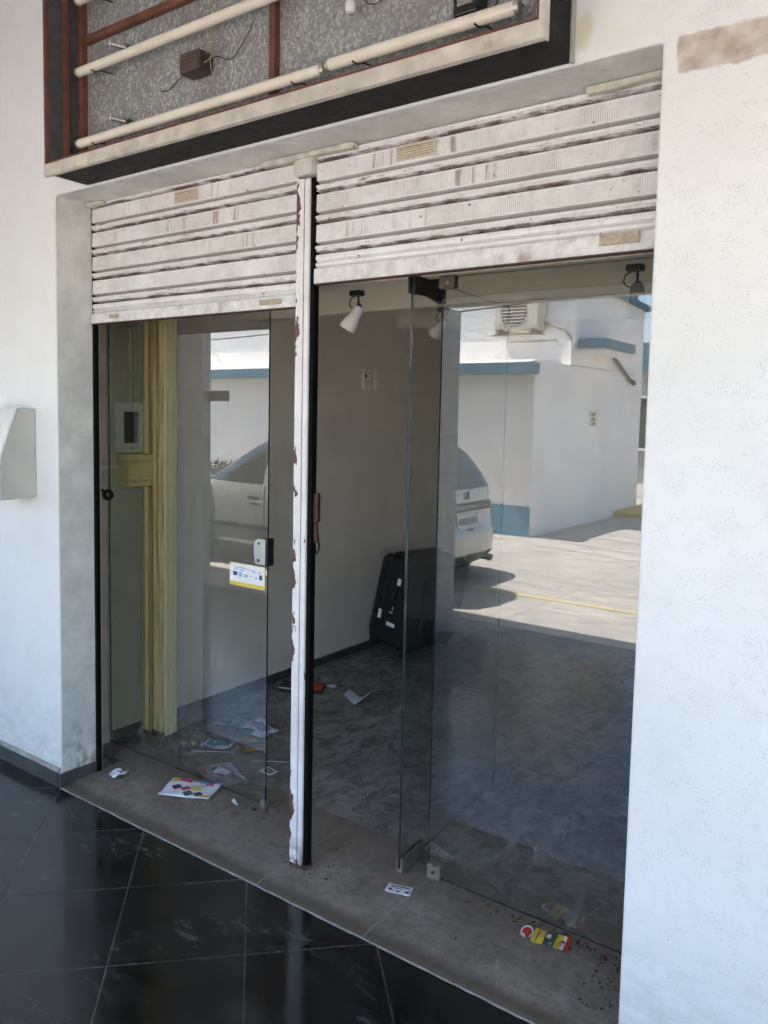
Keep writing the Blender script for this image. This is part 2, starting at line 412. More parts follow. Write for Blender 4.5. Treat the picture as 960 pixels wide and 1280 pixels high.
DKMET = plain('tarnished_dark_metal',(.085,.078,.07),.45,.6,.35,25,80,.3,(.20,.17,.13),.5)
BALL = plain('brown_ballast_case',(.060,.036,.028),.55,0,.35,30,70,.2,(.12,.08,.06),.5)
BLKPL = plain('black_plastic',(.012,.012,.013),.4,0,.2,30,120,.1)
WHTPL = plain('offwhite_plastic',(.66,.655,.63),.4,0,.08,8,60,.06,(.45,.42,.36),.3)
BOXW = plain('greyed_cream_plastic',(.47,.46,.425),.5,0,.08,6,50,.06,(.42,.40,.36),.35)
PLATE = plain('pale_ridge_plaster',(.50,.475,.42),.85,0,.3,24,70,.6,(.22,.17,.12),.7)
INWALL = plain('grey_interior_paint',(.70,.64,.57),.75,0,.10,2.5,60,.12,(.42,.37,.33),.35)
INWALL2 = plain('greenish_old_paint',(.40,.40,.31),.7,0,.14,5,50,.12,(.28,.26,.19),.45)
BEAM = plain('cream_beam_paint',(.66,.61,.52),.75,0,.08,3,60,.12,(.48,.44,.38),.3)
YBOX = plain('yellow_cream_plastic',(.62,.52,.23),.45,0,.07,9,60,.05)
SPOTW = plain('white_spot_enamel',(.66,.645,.61),.35,0,.06,14,80,.05)
SUIT = plain('black_nylon',(.006,.006,.0075),.7,0,.3,60,260,.5)
SUITP = plain('black_trim_rubber',(.006,.006,.007),.45,0,.2,40,120,.2)
PAPER = plain('white_paper',(.78,.78,.80),.7,0,.05,25,90,.1)
PAPERB = plain('bluish_paper',(.62,.67,.76),.6,0,.08,25,90,.1)
def flat(n,c,r=.55): return plain(n,c,r,0,.1,40,120,.05)
INK = flat('ink_grey',(.10,.10,.11)); PINK=flat('ink_magenta',(.62,.06,.22)); CYAN=flat('ink_cyan',(.05,.30,.55)); YEL=flat('ink_yellow',(.75,.55,.06)); RED=flat('ink_red',(.55,.045,.035)); NAVY=flat('ink_navy',(.05,.07,.22)); PLUM=flat('ink_plum',(.10,.03,.10)); TEAL=flat('ink_teal',(.12,.33,.42)); ORNG=flat('ink_orange',(.50,.20,.05)); LYEL=flat('sticker_pale_yellow',(.82,.74,.42)); DGRN=flat('ink_dark_green',(.06,.07,.05)); LITEB=flat('ink_light_blue',(.25,.5,.75))
LEAF = plain('dry_leaf_crumbs',(.07,.035,.022),.9,0,.5,60,90,.3)
OPPW = plain('opposite_white_paint',(.86,.835,.785),.8,0,.07,1.6,30,.2,(.55,.52,.46),.5)
OPPB = plain('faded_blue_paint',(.06,.185,.27),.65,0,.18,3,40,.2,(.12,.24,.30),.5)
ROOFC = plain('cement_roof_sheet',(.62,.60,.55),.85,0,.15,3,30,.3)
YKERB = plain('yellow_kerb_paint',(.62,.42,.08),.7,0,.2,6,40,.2)
YLINE = plain('worn_yellow_paint',(.55,.42,.17),.8,0,.25,7,50,.2,(.42,.38,.32),1.0)
CARP = plain('silver_car_paint',(.40,.39,.36),.30,.35,.03,2,40,.01,coat=.6)
CARG = plain('tinted_car_glass',(.012,.014,.016),.06,0,.05,3,20,.0,spec=.8)
CARB = plain('black_car_trim',(.018,.018,.02),.45,0,.1,8,40,.1)
LAMPR = plain('red_tail_lens',(.30,.02,.015),.15,0,.1,20,50,.05)
PLATEW = plain('grey_number_plate',(.50,.50,.50),.4,0,.08,30,60,.1)
TYRE = plain('tyre_rubber',(.02,.02,.02),.8,0,.2,30,80,.3)
GREEN = plain('shrub_leaf',(.03,.11,.05),.6,0,.5,14,50,.2)
BARK = plain('shrub_stem',(.09,.06,.04),.9,0,.3,14,50,.3)
WIRE = plain('old_cable',(.02,.018,.016),.6,0,.2,30,60,.1)
WIREB = plain('beige_cable',(.34,.27,.17),.6,0,.2,30,60,.1)
FARW = plain('far_grey_wall',(.34,.335,.32),.85,0,.15,1,20,.2)
FARG = plain('far_dark_window',(.03,.035,.04),.2,0,.2,2,20,.05)
CEIL = plain('arcade_ceiling_paint',(.66,.655,.64),.85,0,.08,2,40,.2,(.5,.48,.44),.3)

# ------------------------------------------------------------------ key sizes (metres; x along the shop front, y into the shop)
W, H = 2.415, 2.454
ZF = .010
YG = .39
def V(y): return 2*YG - y          # depth seen in the pane -> real depth across the yard

# ------------------------------------------------------------------ setting
g = MB(); g.add([(-90,-90,-.012),(90,-90,-.012),(90,90,-.012),(-90,90,-.012)],[(0,1,2,3)])
tag(g.build('yard_ground',YARD), kind='structure')
wk = MB(); wk.add([(-10,-2.42,0),(10,-2.42,0),(10,.01,0),(-10,.01,0),(-10,-2.42,-.3),(10,-2.42,-.3)],[(0,1,2,3),(4,5,1,0)])
tag(wk.build('tiled_walkway',TILE), kind='structure')
fl = MB(); fl.add([(-.3,.30,ZF-.003),(4.2,.30,ZF-.003),(4.2,3.8,ZF-.003),(-.3,3.8,ZF-.003)],[(0,1,2,3)])
tag(fl.build('interior_floor',FLOOR), kind='structure')
yl = MB(); yl.add([(-6,V(4.76),-.008),(7,V(4.80),-.008),(7,V(4.73),-.008),(-6,V(4.69),-.008)],[(0,1,2,3)])
tag(yl.build('yellow_parking_line',YLINE), kind='structure')

# ------------------------------------------------------------------ the shop building
B = thing('shop_building','white stuccoed shop building with an arcade of tiled pillars and a wide door opening','building',(0,0,0))
f = MB()
f.prism([(-9,-.3),(0,-.3),(0,H),(W,H),(W,-.3),(9,-.3),(9,3.68),(-9,3.68)],'y',0,.205)
fo = f.build('facade_wall',[WALL,CEM],B,bevel=.007)
for p in fo.data.polygons:
    c = p.center; nrm = p.normal
    if -.01 < c.x < W+.01 and .012 < c.y < .2 and (abs(nrm.x) > .9 or nrm.z < -.9) and c.z < H+.01: p.material_index = 1
# skirting of dark tiles, left of the opening and round the corner
b = MB(); x = -.012
while x > -8.9:
    x0 = max(-8.9, x-.40); b.box(x0+.0015, x-.0015, -.012, -.0005, 0, .066); x = x0
b.box(.0005,.012,-.012,.078,0,.060); b.box(.0005,.012,.080,.165,0,.058)
x = W+.012
b.build('skirting',BASEB,B,bevel=.0015)
b = MB(); b.sheet([(-.0005,.083),(-.007,.076),(-.013,.068),(-.013,.0665),(-.0005,.0665)],-8.9,-.0,0,60,lambda x,j:(random.random()-.5)*.002)
b.build('skirting_cap',CAP,B)
# sill: rounded cement nosing
s = MB(); prof = [(-.006,0.0005)]
for i in range(9):
    a = PI - i*PI/2/8; prof.append((.085+.088*math.cos(a), .0095*math.sin(a)+.0005))
prof += [(.2,ZF+.0005),(.33,ZF+.0005),(.43,ZF+.001),(.52,ZF-.002)]
s.sheet(prof,.0,W+.3,0,60,None)
so = s.build('door_sill',SILL,B)
for p in so.data.polygons: p.use_smooth = True
gl = MB(); gl.sheet([(-.013,.001),(-.010,.0022),(-.006,.0022),(-.004,.001)],.0,W+.0,0,80,lambda x,j:(random.random()-.5)*.003)
gl.build('sill_grout_line',plain('pale_grout',(.36,.345,.32),.9,0,.3,30,80,.3,(.12,.11,.10),.7),B)
# inner shell
i = MB()
i.box(-.36,-.24,.40,3.72,-.2,2.6); i.build('side_wall',INWALL,B)
i = MB(); i.box(-.36,-.234,.206,.3985,-.2,2.6); i.build('door_jamb',plain('jamb_old_paint',(.42,.38,.31),.75,0,.15,7,50,.15,(.25,.20,.15),.5),B)
i = MB(); i.box(-.36,4.1,3.6,3.72,-.2,2.6); i.box(4.0,4.1,.206,3.6,-.2,2.6); i.build('back_wall',INWALL,B)
i = MB(); i.box(-.36,4.1,.206,3.72,2.6,2.72); i.build('ceiling',BEAM,B)
i = MB(); i.box(-.239,4.0,1.30,1.45,2.11,2.60); i.build('ceiling_beam',BEAM,B,bevel=.004)
i = MB(); i.box(-.239,4.0,2.73,2.90,2.20,2.60); i.build('ceiling_beam',BEAM,B,bevel=.004)
i = MB(); i.box(-.2,W+.3,.365,.43,2.062,2.60); i.build('door_header',BEAM,B,bevel=.003)
i = MB(); i.box(-.239,-.228,.42,2.2,.0,.055); i.box(-.239,-.228,2.203,3.6,.0,.055); i.build('inner_skirting',BASEB,B,bevel=.002)
i = MB(); i.box(-.2395,-.236,.402,.80,.056,2.59); i.build('wall_lining',INWALL2,B)
# arcade: ceiling, front beam, unseen slab added to shade the yard, pillars
a = MB(); a.box(-9.2,9.2,-2.32,3.9,3.68,3.80); a.build('arcade_ceiling',CEIL,B)
a = MB(); a.box(-9.2,9.2,-2.42,-2.32,2.39,3.80); a.build('arcade_beam',OPPW,B)
a = MB(); ps = [(-3.1,-2.42),(-1.55,-2.42),(-1.30,-2.55),(-1.22,-2.80),(-1.22,-3.15),(-1.36,-3.40),(-1.6,-3.45),(-3.1,-3.45)]
a.prism(ps,'z',3.62,3.78); a.build('shadow_slab',OPPW,B)
for xr in (-8.4,-5.62,-2.82,-.09,2.70,5.5,8.3):
    p = MB(); p.box(xr-.42,xr,-2.57,-2.322,-.1,2.389 if True else 0); p.build('pillar',STRIP,B,bevel=.004)
# plaster scraps above the shutters
def scrap(pts): 
    m = MB(); m.prism(pts,'x',0,1)
    return m
for xa_,xb_ in ((.012,.105),(1.02,1.42),(2.18,2.41)):
    sc = MB(); sc.prism([(xa_,H-.020),(xa_+.3*(xb_-xa_),H-.023),(xa_+.62*(xb_-xa_),H-.017),(xb_,H-.021),(xb_,H-.002),(xa_,H-.002)],'y',.132,.159); sc.build('plaster_strip',PLATE,B,bevel=.003)

# ------------------------------------------------------------------ shutters
def slat_profile(p=.098):
    return [(.030,0),(.005,-.0012),(.0,-.004),(-.001,-.030),(-.002,-.0565),(.0,-.0585),(.019,-.0655),(.019,-.0685),(.003,-.0695),(-.004,-.0725),(-.006,-.077),(-.004,-.081),(.003,-.0830),(.003,-.0845),(-.001,-.0865),(-.0015,-.0895),(.006,-.0915),(.030,-.0935),(.030,-p)]
def shutter(name, label, x0, x1, zs, zb, mid):
    t = thing(name,label,'shutter',((x0+x1)/2,.167,zb),group=None)
    me = None
    for k,z in enumerate(zs):
        if me is None:
            m = MB(); m.sheet(slat_profile(),x0,x1,0,1)
            o = m.build('slat',SHUT,None); me = o.data
            for p in me.polygons: p.use_smooth = False
            md = o.modifiers.new('thick','SOLIDIFY'); md.thickness = .0012; md.offset = 1
        else: o = o.copy(); COL.objects.link(o)
        o.parent = t; o.matrix_parent_inverse = t.matrix_basis.inverted()
        o.location = (0,.167,z)
    # bottom bar: two narrow ribs and a flat rail
    zt = zs[-1]-.098
    m = MB(); m.sheet([(.010,zt),(.0,zt-.003),(-.003,zt-.012),(.0,zt-.02),(.008,zt-.023),(.002,zt-.026),(-.003,zt-.032),(-.002,mid+.008),(.006,mid+.003),(.006,mid)],x0,x1)
    o = m.build('end_slat',SHUT,t); o.matrix_parent_inverse = t.matrix_basis.inverted(); o.location=(0,.167,0)
    return t, zt
def bar(t,x0,x1,z0,z1):
    m = MB(); m.prism([(.157,z0+.002),(.159,z0),(.180,z0),(.180,z1),(.160,z1),(.157,z1-.003)],'x',x0,x1)
    m.build('bottom_rail',SHUTR,t)
    m = MB(); m.box(x0,x1,.156,.182,z0-.004,z0-.0005); m.build('rubber_lip',plain('rusty_lip',(.10,.055,.04),.9,0,.4,40,90,.4),t)
SHUTR = plain('scuffed_white_rail',(.66,.645,.64),.5,0,.22,26,60,.5,(.24,.165,.125),.8)
tl,zt = shutter('roller_shutter','narrower and lower-hanging rusty white metal shutter, between grey reveal and peeling post',.008,1.166,[2.535,2.437,2.339,2.241,2.143],1.962,2.004)
bar(tl,.008,1.166,1.962,2.003)
tr_,zt = shutter('roller_shutter','wider rusty white metal shutter raised above the clear fixed pane',1.245,2.45,[2.52,2.422,2.324,2.226],2.031,2.082)
bar(tr_,1.245,2.45,2.031,2.081)
LATCHM = plain('rusty_cream_latch',(.42,.36,.28),.7,0,.35,60,90,.4,(.16,.08,.05),.8)
def latch(t,xa,xb,z0,z1):
    m = MB(); m.box(xa,xb,.150,.1565,z0,z1); m.cyl((xa+.2*(xb-xa),.1505,(z0+z1)/2),(xa+.2*(xb-xa),.147,(z0+z1)/2),.003,n=8); m.cyl((xb-.2*(xb-xa),.1505,(z0+z1)/2),(xb-.2*(xb-xa),.147,(z0+z1)/2),.003,n=8)
    m.build('latch_plate',LATCHM,t,bevel=.0012)
latch(tl,.14,.20,1.976,1.992); latch(tl,1.00,1.10,1.975,1.993); latch(tr_,2.225,2.33,2.050,2.078)
PLQ = plain('cream_maker_plate',(.52,.46,.36),.6,0,.1,60,90,.2,(.32,.26,.18),.5)
def plaque(t,xa,xb,z0,z1):
    m = MB(); m.box(xa,xb,.1625,.1640,z0,z1); o = m.build('maker_plate',PLQ,t)
    k = MB()
    for r in range(5):
        x = xa+.006; zz = z1-.008-r*(z1-z0-.01)/5
        hh = .0030 if r == 0 else .0016
        while x < xb-.01:
            w_ = random.uniform(.004,.016); 
            if r==0 and x > xa+.55*(xb-xa): w_ = .005
            k.box(x,min(x+w_,xb-.005),.1618,.1624,zz-hh,zz); x += w_+.003
    k.build('embossed_lettering',plain('worn_ink',(.17,.12,.085),.8,0,.4,80,90,.1),o)
plaque(tl,.535,.67,2.384,2.430); plaque(tr_,1.565,1.71,2.372,2.418)

# ------------------------------------------------------------------ centre post and guide channels
P = thing('shutter_post','white steel post with peeling paint standing between the two shutters','post',(1.2,.167,ZF))
m = MB(); m.box(1.172,1.203,.148,.178,ZF,2.375); m.box(1.2052,1.226,.151,.178,ZF,2.375); m.build('post_face',PEEL,P,bevel=.0025)
m = MB(); m.box(1.2032,1.2050,.153,.176,ZF,2.375); m.box(1.2265,1.243,.160,.186,ZF,2.375); m.build('guide_channel',BLACKG,P)
m = MB(); m.prism([(1.168,2.388),(1.174,2.382),(1.234,2.382),(1.244,2.392),(1.244,2.453),(1.168,2.453)],'y',.138,.186); m.build('head_bracket',plain('bracket_grey_paint',(.55,.535,.50),.65,0,.15,14,60,.3,(.3,.26,.2),.5),P,bevel=.002)
m = MB(); m.prism([(1.162,.165),(1.18,.140),(1.235,.146),(1.256,.165),(1.24,.195),(1.175,.19)],'z',ZF+.0005,ZF+.010); m.build('rusty_foot',plain('brown_rust_foot',(.09,.05,.032),.95,0,.4,50,90,.6),P,bevel=.003)
hz = MB(); hz.box(1.2435,1.262,.170,.188,1.235,1.335); hz.prism([(1.2435,1.2345),(1.2435,1.165),(1.262,1.168),(1.252,1.2345)],'y',.172,.186)
ho = hz.build('latch_handle',plain('red_brown_latch',(.055,.014,.009),.5,0,.3,30,80,.3),P,bevel=.003)
hk = MB(); hk.tube([(1.246,.180,1.168),(1.247,.180,1.140),(1.254,.180,1.128),(1.262,.180,1.140),(1.264,.180,1.158),(1.260,.180,1.172)],.0028,8); hk.build('hook_loop',BLACKG,ho)
G = thing('guide_rail','black greasy shutter guide rail beside the grey reveal','guide rail',(.012,.19,ZF))
m = MB(); m.box(.0005,.007,.168,.1735,ZF,2.44); m.box(.0005,.010,.174,.192,ZF,2.44); m.build('rail',BLACKG,G)
m = MB(); m.box(.0072,.0095,.168,.1735,ZF,1.962); m.build('rail_lip',BLACKM,G)
for z in (.04,.9,1.7):
    lw = MB(); lw.cyl((.0040,.1675,z),(.0040,.1655,z),.0028,n=8); lw.build('screw',DKMET,G)

# ------------------------------------------------------------------ glass
def pane(mb, x0, x1, y0, y1, z0, z1):
    o = len(mb.v)
    mb.box(x0,x1,y0,y1,z0,z1)
    # faces: bottom, top, front, right, back, left
    for i,mi in zip(range(-6,0),(1,1,0,1,0,1)): mb.m[i] = mi
D = thing('glass_door','closed clear glass door with a card sticker and lock, at the left of the post','glass door',(.42,YG,ZF))
m = MB(); pane(m,-.21,.817,YG,YG+.008,ZF+.010,2.058); m.build('glass_leaf',[GLASS,GEDGE],D)
m = MB(); m.prism([(.768,1.003),(.758,1.03),(.755,1.06),(.760,1.09),(.772,1.106),(.818,1.106),(.818,1.003)],'y',YG-.016,YG-.001); lk = m.build('door_lock',plain('pale_grey_lock',(.50,.53,.51),.35,.25,.1,20,90,.08),D,bevel=.003)
m = MB(); m.cyl((.786,YG-.0165,1.088),(.786,YG-.019,1.088),.005,n=10); m.cyl((.786,YG-.0165,1.020),(.786,YG-.020,1.020),.006,n=10); m.build('key_cylinder',DKMET,lk)
m = MB(); m.box(.819,.830,YG-.014,YG+.024,1.000,1.110); m.box(.768,.8185,YG+.009,YG+.024,1.003,1.106); m.build('lock_keeper',BLKPL,D,bevel=.002)
m = MB(); m.box(.607,.806,YG-.0018,YG-.0006,.899,.992,0); st = m.build('card_sticker',LYEL,D)
k = MB(); k.box(.612,.801,YG-.0024,YG-.0019,.9175,.988); k.build('white_panel',PAPER,st)
k = MB(); k.box(.609,.804,YG-.0026,YG-.0020,.9005,.914); k.build('yellow_band',YEL,st)
k = MB()
for (xa,xb,za,zb,) in [(.628,.652,.940,.957),(.776,.792,.938,.958)]: k.box(xa,xb,YG-.0030,YG-.0025,za,zb)
k.build('printed_mark',NAVY,st)
k = MB(); k.box(.660,.680,YG-.0030,YG-.0025,.937,.957); k.box(.755,.764,YG-.0030,YG-.0025,.938,.948); k.build('printed_mark',LITEB,st)
k = MB()
for (xa,xb,z) in [(.634,.656,.976),(.659,.700,.9765),(.636,.660,.968),(.668,.694,.967),(.706,.722,.973),(.732,.752,.972),(.742,.756,.966),(.768,.784,.968),(.690,.712,.949),(.690,.712,.944),(.725,.738,.948)]: k.box(xa,xb,YG-.0030,YG-.0025,z-.0035,z)
k.build('printed_lines',plain('sticker_grey_ink',(.30,.31,.36),.6,0,.1,60,90,.02),st)
m = MB(); m.box(.796,.820,YG-.010,YG+.018,ZF+.0005,ZF+.026); m.build('floor_patch',plain('dusty_patch',(.22,.20,.17),.6,.3,.3,40,80,.3),D,bevel=.003)
# open leaf, swung into the shop
HX = 1.515
L = thing('glass_door','open clear glass door swung into the shop beside the fixed pane','glass door',(HX,YG,ZF),(0,0,R(4)))
m = MB(); pane(m,-.005,.005,-.055,.735,.018,2.050)
for i,mi in zip(range(-6,0),(1,1,1,0,1,0)): m.m[i] = mi
m.build('glass_leaf',[GLASS,GEDGE],L,world=False)
m = MB(); m.box(-.0125,-.0052,-.057,.105,.004,.058); m.box(.0052,.0125,-.057,.105,.004,.058); m.box(-.0052,.0052,-.057,.105,.004,.0175); pb = m.build('floor_patch',plain('dusty_patch_metal',(.24,.22,.19),.45,.5,.3,40,80,.3),L,world=False,bevel=.0015)
m = MB(); m.prism([(-.06,2.064),(-.06,1.995),(.06,2.000),(.155,1.985),(.158,2.064)],'x',-.0135,-.0052); m.prism([(-.06,2.064),(-.06,1.995),(.06,2.000),(.155,1.985),(.158,2.064)],'x',.0052,.0135); m.build('top_patch',plain('black_patch',(.018,.015,.012),.5,.2,.3,30,60,.2),L,world=False)
m = MB(); m.cyl((0,.01,2.052),(0,.01,2.062),.008,n=10); m.build('pivot_pin',DKMET,L,world=False)
F = thing('glass_panel','clear fixed glass pane reflecting the sunny yard, from the open leaf to the right wall','glass panel',(2.0,YG,ZF))
m = MB(); pane(m,1.600,2.470,YG,YG+.009,ZF+.004,2.056); m.build('glass_sheet',[GLASS,GEDGE],F)
m = MB(); m.box(1.592,1.650,YG-.010,YG-.0006,2.020,2.061); m.box(1.592,1.650,YG+.0096,YG+.019,2.020,2.061); cl = m.build('top_clip',plain('brown_bronze_clip',(.16,.14,.115),.4,.6,.3,40,80,.2),F,bevel=.0015)
m = MB(); m.cyl((1.626,YG-.0102,2.036),(1.626,YG-.0130,2.036),.006,n=12); m.build('clip_screw',METAL,cl)
m = MB(); m.box(1.604,1.655,YG-.011,YG-.0006,ZF+.0005,.058); m.box(1.604,1.655,YG+.0096,YG+.019,ZF+.0005,.058); cl = m.build('bottom_clip',plain('dusty_floor_clip',(.25,.23,.19),.5,.4,.3,40,80,.3),F,bevel=.0015)
m = MB(); m.cyl((1.630,YG-.0112,.036),(1.630,YG-.0140,.036),.006,n=12); m.build('clip_screw',DKMET,cl)

# ------------------------------------------------------------------ illuminated sign box without its face
SX0, SX1, ZB = .235, 2.20, 2.458
SG = thing('sign_box','open metal light box sign with bare fluorescent tubes, fixed above the shutters','sign box',((SX0+SX1)/2,0,ZB))
YB, YF = -.006, -.172
m = MB(); m.box(SX0+.004,SX1-.004,-.022,YB,ZB+.008,3.3); m.build('back_panel',GALV,SG)
m = MB(); m.box(SX0,SX1,YF+.006,YB,ZB,ZB+.007); m.build('bottom_panel',BLACKM,SG)
m = MB(); m.prism([(YF-.004,ZB-.006),(YF+.012,ZB-.008),(YF+.012,ZB-.0005),(YF+.0055,ZB-.0005),(YF+.0055,ZB+.036),(YF-.004,ZB+.036)],'x',SX0-.018,SX1+.004); m.build('front_lip',WLIP,SG,bevel=.0015)
m = MB(); m.box(SX0+.002,SX1-.002,YF+.006,YF+.016,ZB+.0365,ZB+.047); m.build('rust_edge',RUSTM,SG)
m = MB(); m.box(SX0,SX0+.004,YF+.010,YB,ZB+.0075,3.3); m.build('end_panel',plain('dark_green_grey_side',(.055,.060,.055),.7,0,.3,40,90,.3,(.10,.09,.07),.4),SG)
m = MB(); m.box(SX1-.004,SX1,YF+.006,YB,ZB+.0075,3.3); m.build('end_panel',BLACKM,SG)
m = MB(); m.box(SX1-.008,SX1+.005,YF-.004,YF+.0055,ZB+.0365,3.3); m.box(SX1+.0005,SX1+.005,YF+.006,YF+.026,ZB-.004,3.3); m.build('white_corner_strip',WLIP,SG,bevel=.001)
m = MB(); m.box(SX1+.0005,SX1+.006,-.022,-.004,ZB-.004,3.3); m.build('wall_flange',plain('grey_flange',(.34,.32,.29),.7,0,.2,20,60,.3,(.2,.16,.12),.5),SG)
def fbar(x0,x1,y0,y1,z0,z1):
    q = MB(); q.box(x0,x1,y0,y1,z0,z1); q.build('frame_bar',RUSTM,SG,bevel=.001)
fbar(SX0-.016,SX0-.001,YF-.002,YF+.022,ZB+.0365,3.3)      # left front angle
fbar(SX0+.0045,SX0+.016,YF+.062,YF+.082,ZB+.0075,3.3)
fbar(SX0+.004,SX0+.030,-.046,-.0225,ZB+.0075,3.3)
fbar(1.228,1.252,-.046,-.0225,ZB+.0075,3.3)
fbar(SX0+.031,1.227,-.044,-.0225,2.955,2.982)
fbar(1.253,SX1-.006,-.044,-.0225,2.955,2.982)
fbar(SX0+.031,1.227,-.060,-.0225,ZB+.0075,ZB+.020)
fbar(SX1-.0145,SX1-.0085,YF+.0,YF+.012,ZB+.0365,3.3)
def lamp(x0,x1,z,y=-.095,r=.0165):
    q = MB(); q.cyl((x0+.014,y,z),(x1-.014,y,z),r,n=20); t = q.build('fluorescent_tube',TUBE,SG)
    for a,b_,s_ in ((x0,x0+.0145,1),(x1,x1-.0145,-1)):
        e = MB(); e.lathe([(.0005,0),(r*.86,0.0005),(r*1.02,.003),(r*1.02,.014)],(a,y,z),(s_,0,0),20)
        e.build('end_cap',plain('tube_cap_metal',(.45,.42,.38),.4,.6,.2,40,60,.1),t)
        h = MB(); h.cyl((a-s_*.002,y,z),(a-s_*.007,y,z),.003,n=8)
        h.build('end_pin',DKMET,t)
    for c in (x0+.10,x1-.12):
        e = MB(); e.tube([(c,y-.012,z-.013),(c+.006,y,z-.019),(c+.012,y+.018,z-.010),(c+.014,-.024,z-.004)],.0028,8); e.build('tube_clip',BLKPL,t)
lamp(.31,1.497,2.572); lamp(1.503,2.105,2.578,r=.0172)
lamp(.31,1.497,2.825); lamp(1.503,2.105,2.83)
lamp(.31,1.497,3.075)
def holder(x,z):
    q = MB(); q.box(x,x+.020,-.050,-.0225,z-.014,z+.006); h = q.build('lamp_holder',DKMET,SG,bevel=.002)
    e = MB(); e.cyl((x+.002,-.048,z),(x-.030,-.088,z+.008),.0095,n=12); e.build('starter_socket',METAL,h)
    e = MB(); e.cyl((x-.0305,-.0886,z+.0081),(x-.033,-.0915,z+.0087),.0098,n=12); e.build('starter_cap',WHTPL,h)
holder(.53,2.625); holder(.53,2.878)
q = MB(); q.box(.86,.955,-.085,-.0225,2.70,2.765); bl = q.build('ballast',BALL,SG,bevel=.006)
q = MB()
for kx in range(5): q.box(.872,.943,-.0862,-.0853,2.710+kx*.011,2.712+kx*.011)
q.build('ballast_print',plain('ballast_ink',(.12,.085,.07),.7,0,.2,40,60,.1),bl)
q = MB(); q.box(1.905,1.975,-.080,-.0225,2.610,2.690); bl = q.build('ballast',BLKPL,SG,bevel=.005)
q = MB(); q.box(1.918,1.962,-.0812,-.0803,2.632,2.660); q.build('ballast_label',plain('ballast_grey_label',(.22,.21,.19),.6,0,.4,120,60,.1),bl)
q = MB(); q.lathe([(.0005,-.022),(.012,-.022),(.016,-.012),(.016,.004),(.011,.012),(.011,.025)],(1.565,-.07,2.735),(0,0,1),14); q.box(1.55,1.58,-.06,-.0225,2.755,2.775); q.build('starter_socket',WHTPL,SG)
def wire(pts,mat=WIREB,r=.0014):
    # smooth the polyline a little
    P_ = [Vector(p) for p in pts]; out = []
    for i in range(len(P_)-1):
        p0 = P_[max(i-1,0)]; p1 = P_[i]; p2 = P_[i+1]; p3 = P_[min(i+2,len(P_)-1)]
        for k_ in range(6):
            t = k_/6
            out.append(.5*((2*p1)+(p2-p0)*t+(2*p0-5*p1+4*p2-p3)*t*t+(3*p1-p0-3*p2+p3)*t*t*t))
    out.append(P_[-1])
    w_ = MB(); w_.tube(out,r,6); w_.build('loose_wire',mat,SG)
wire([(.96,-.03,3.28),(.975,-.04,3.0),(.965,-.05,2.88),(.985,-.05,2.78),(.97,-.05,2.74),(.98,-.045,2.66),(.975,-.04,2.54)])
wire([(.985,-.03,3.28),(.99,-.04,3.0),(.975,-.05,2.88),(1.0,-.05,2.76),(.965,-.07,2.72)])
wire([(.97,-.03,3.2),(.962,-.04,2.95),(.98,-.045,2.80),(.962,-.06,2.75)])
wire([(.96,-.05,2.735),(1.0,-.045,2.74),(1.06,-.04,2.72),(1.13,-.05,2.76),(1.18,-.06,2.80)],WIRE,.0016)
wire([(.52,-.04,2.62),(.60,-.05,2.545),(.72,-.05,2.525),(.85,-.05,2.545),(.97,-.05,2.54),(1.12,-.05,2.535),(1.3,-.05,2.54)])
wire([(.86,-.05,2.72),(.80,-.035,2.715),(.74,-.03,2.695),(.70,-.03,2.70)],WIRE,.0016)
wire([(.94,-.05,2.545),(.965,-.06,2.55),(.985,-.05,2.535),(1.0,-.05,2.55)],WIRE,.0028)
wire([(1.975,-.05,2.65),(2.0,-.04,2.66),(2.015,-.045,2.64),(2.0,-.035,2.62),(2.03,-.03,2.61)],WIRE,.0026)
wire([(1.58,-.04,2.76),(1.62,-.03,2.74),(1.68,-.03,2.76)],WIRE,.0015)
wire([(SX1-.02,YF,2.60),(SX1+.012,YF+.02,2.592),(SX1+.03,-.05,2.60),(2.30,-.012,2.625),(2.42,-.008,2.66),(2.6,-.01,2.70)],WIRE,.0018)
wire([(SX0-.018,-.15,2.73),(SX0-.03,-.08,2.725),(SX0-.12,-.006,2.725),(SX0-.24,-.004,2.73)],WIRE,.0011)

# ------------------------------------------------------------------ plastic wall box at the left edge
X = thing('wall_box','cream plastic box with sloped front, mounted on the white wall at the left edge','wall box',(-.25,0,1.22))
def boxprof(o=0): return [(0,1.232),(0,1.598),(-.050,1.600),(-.068,1.596),(-.082,1.582),(-.100,1.545),(-.128,1.470),(-.150,1.405),(-.158,1.36),(-.158,1.225),(-.150,1.222),(-.02,1.228)]
m = MB(); m.prism([(y+ -.0006,z) for y,z in boxprof()],'x',-.34,-.155); m.build('body',BOXW,X,bevel=.004)
m = MB(); m.prism([(y-.003 if i not in(0,) else y-.003,z) for i,(y,z) in enumerate([(-.0795,1.592),(-.0975,1.548),(-.1255,1.473),(-.1475,1.408),(-.1555,1.362),(-.1555,1.23),(-.162,1.23),(-.162,1.364),(-.153,1.412),(-.131,1.478),(-.103,1.553),(-.084,1.602)])],'x',-.342,-.1545); m.build('front_cover',WHTPL,X)

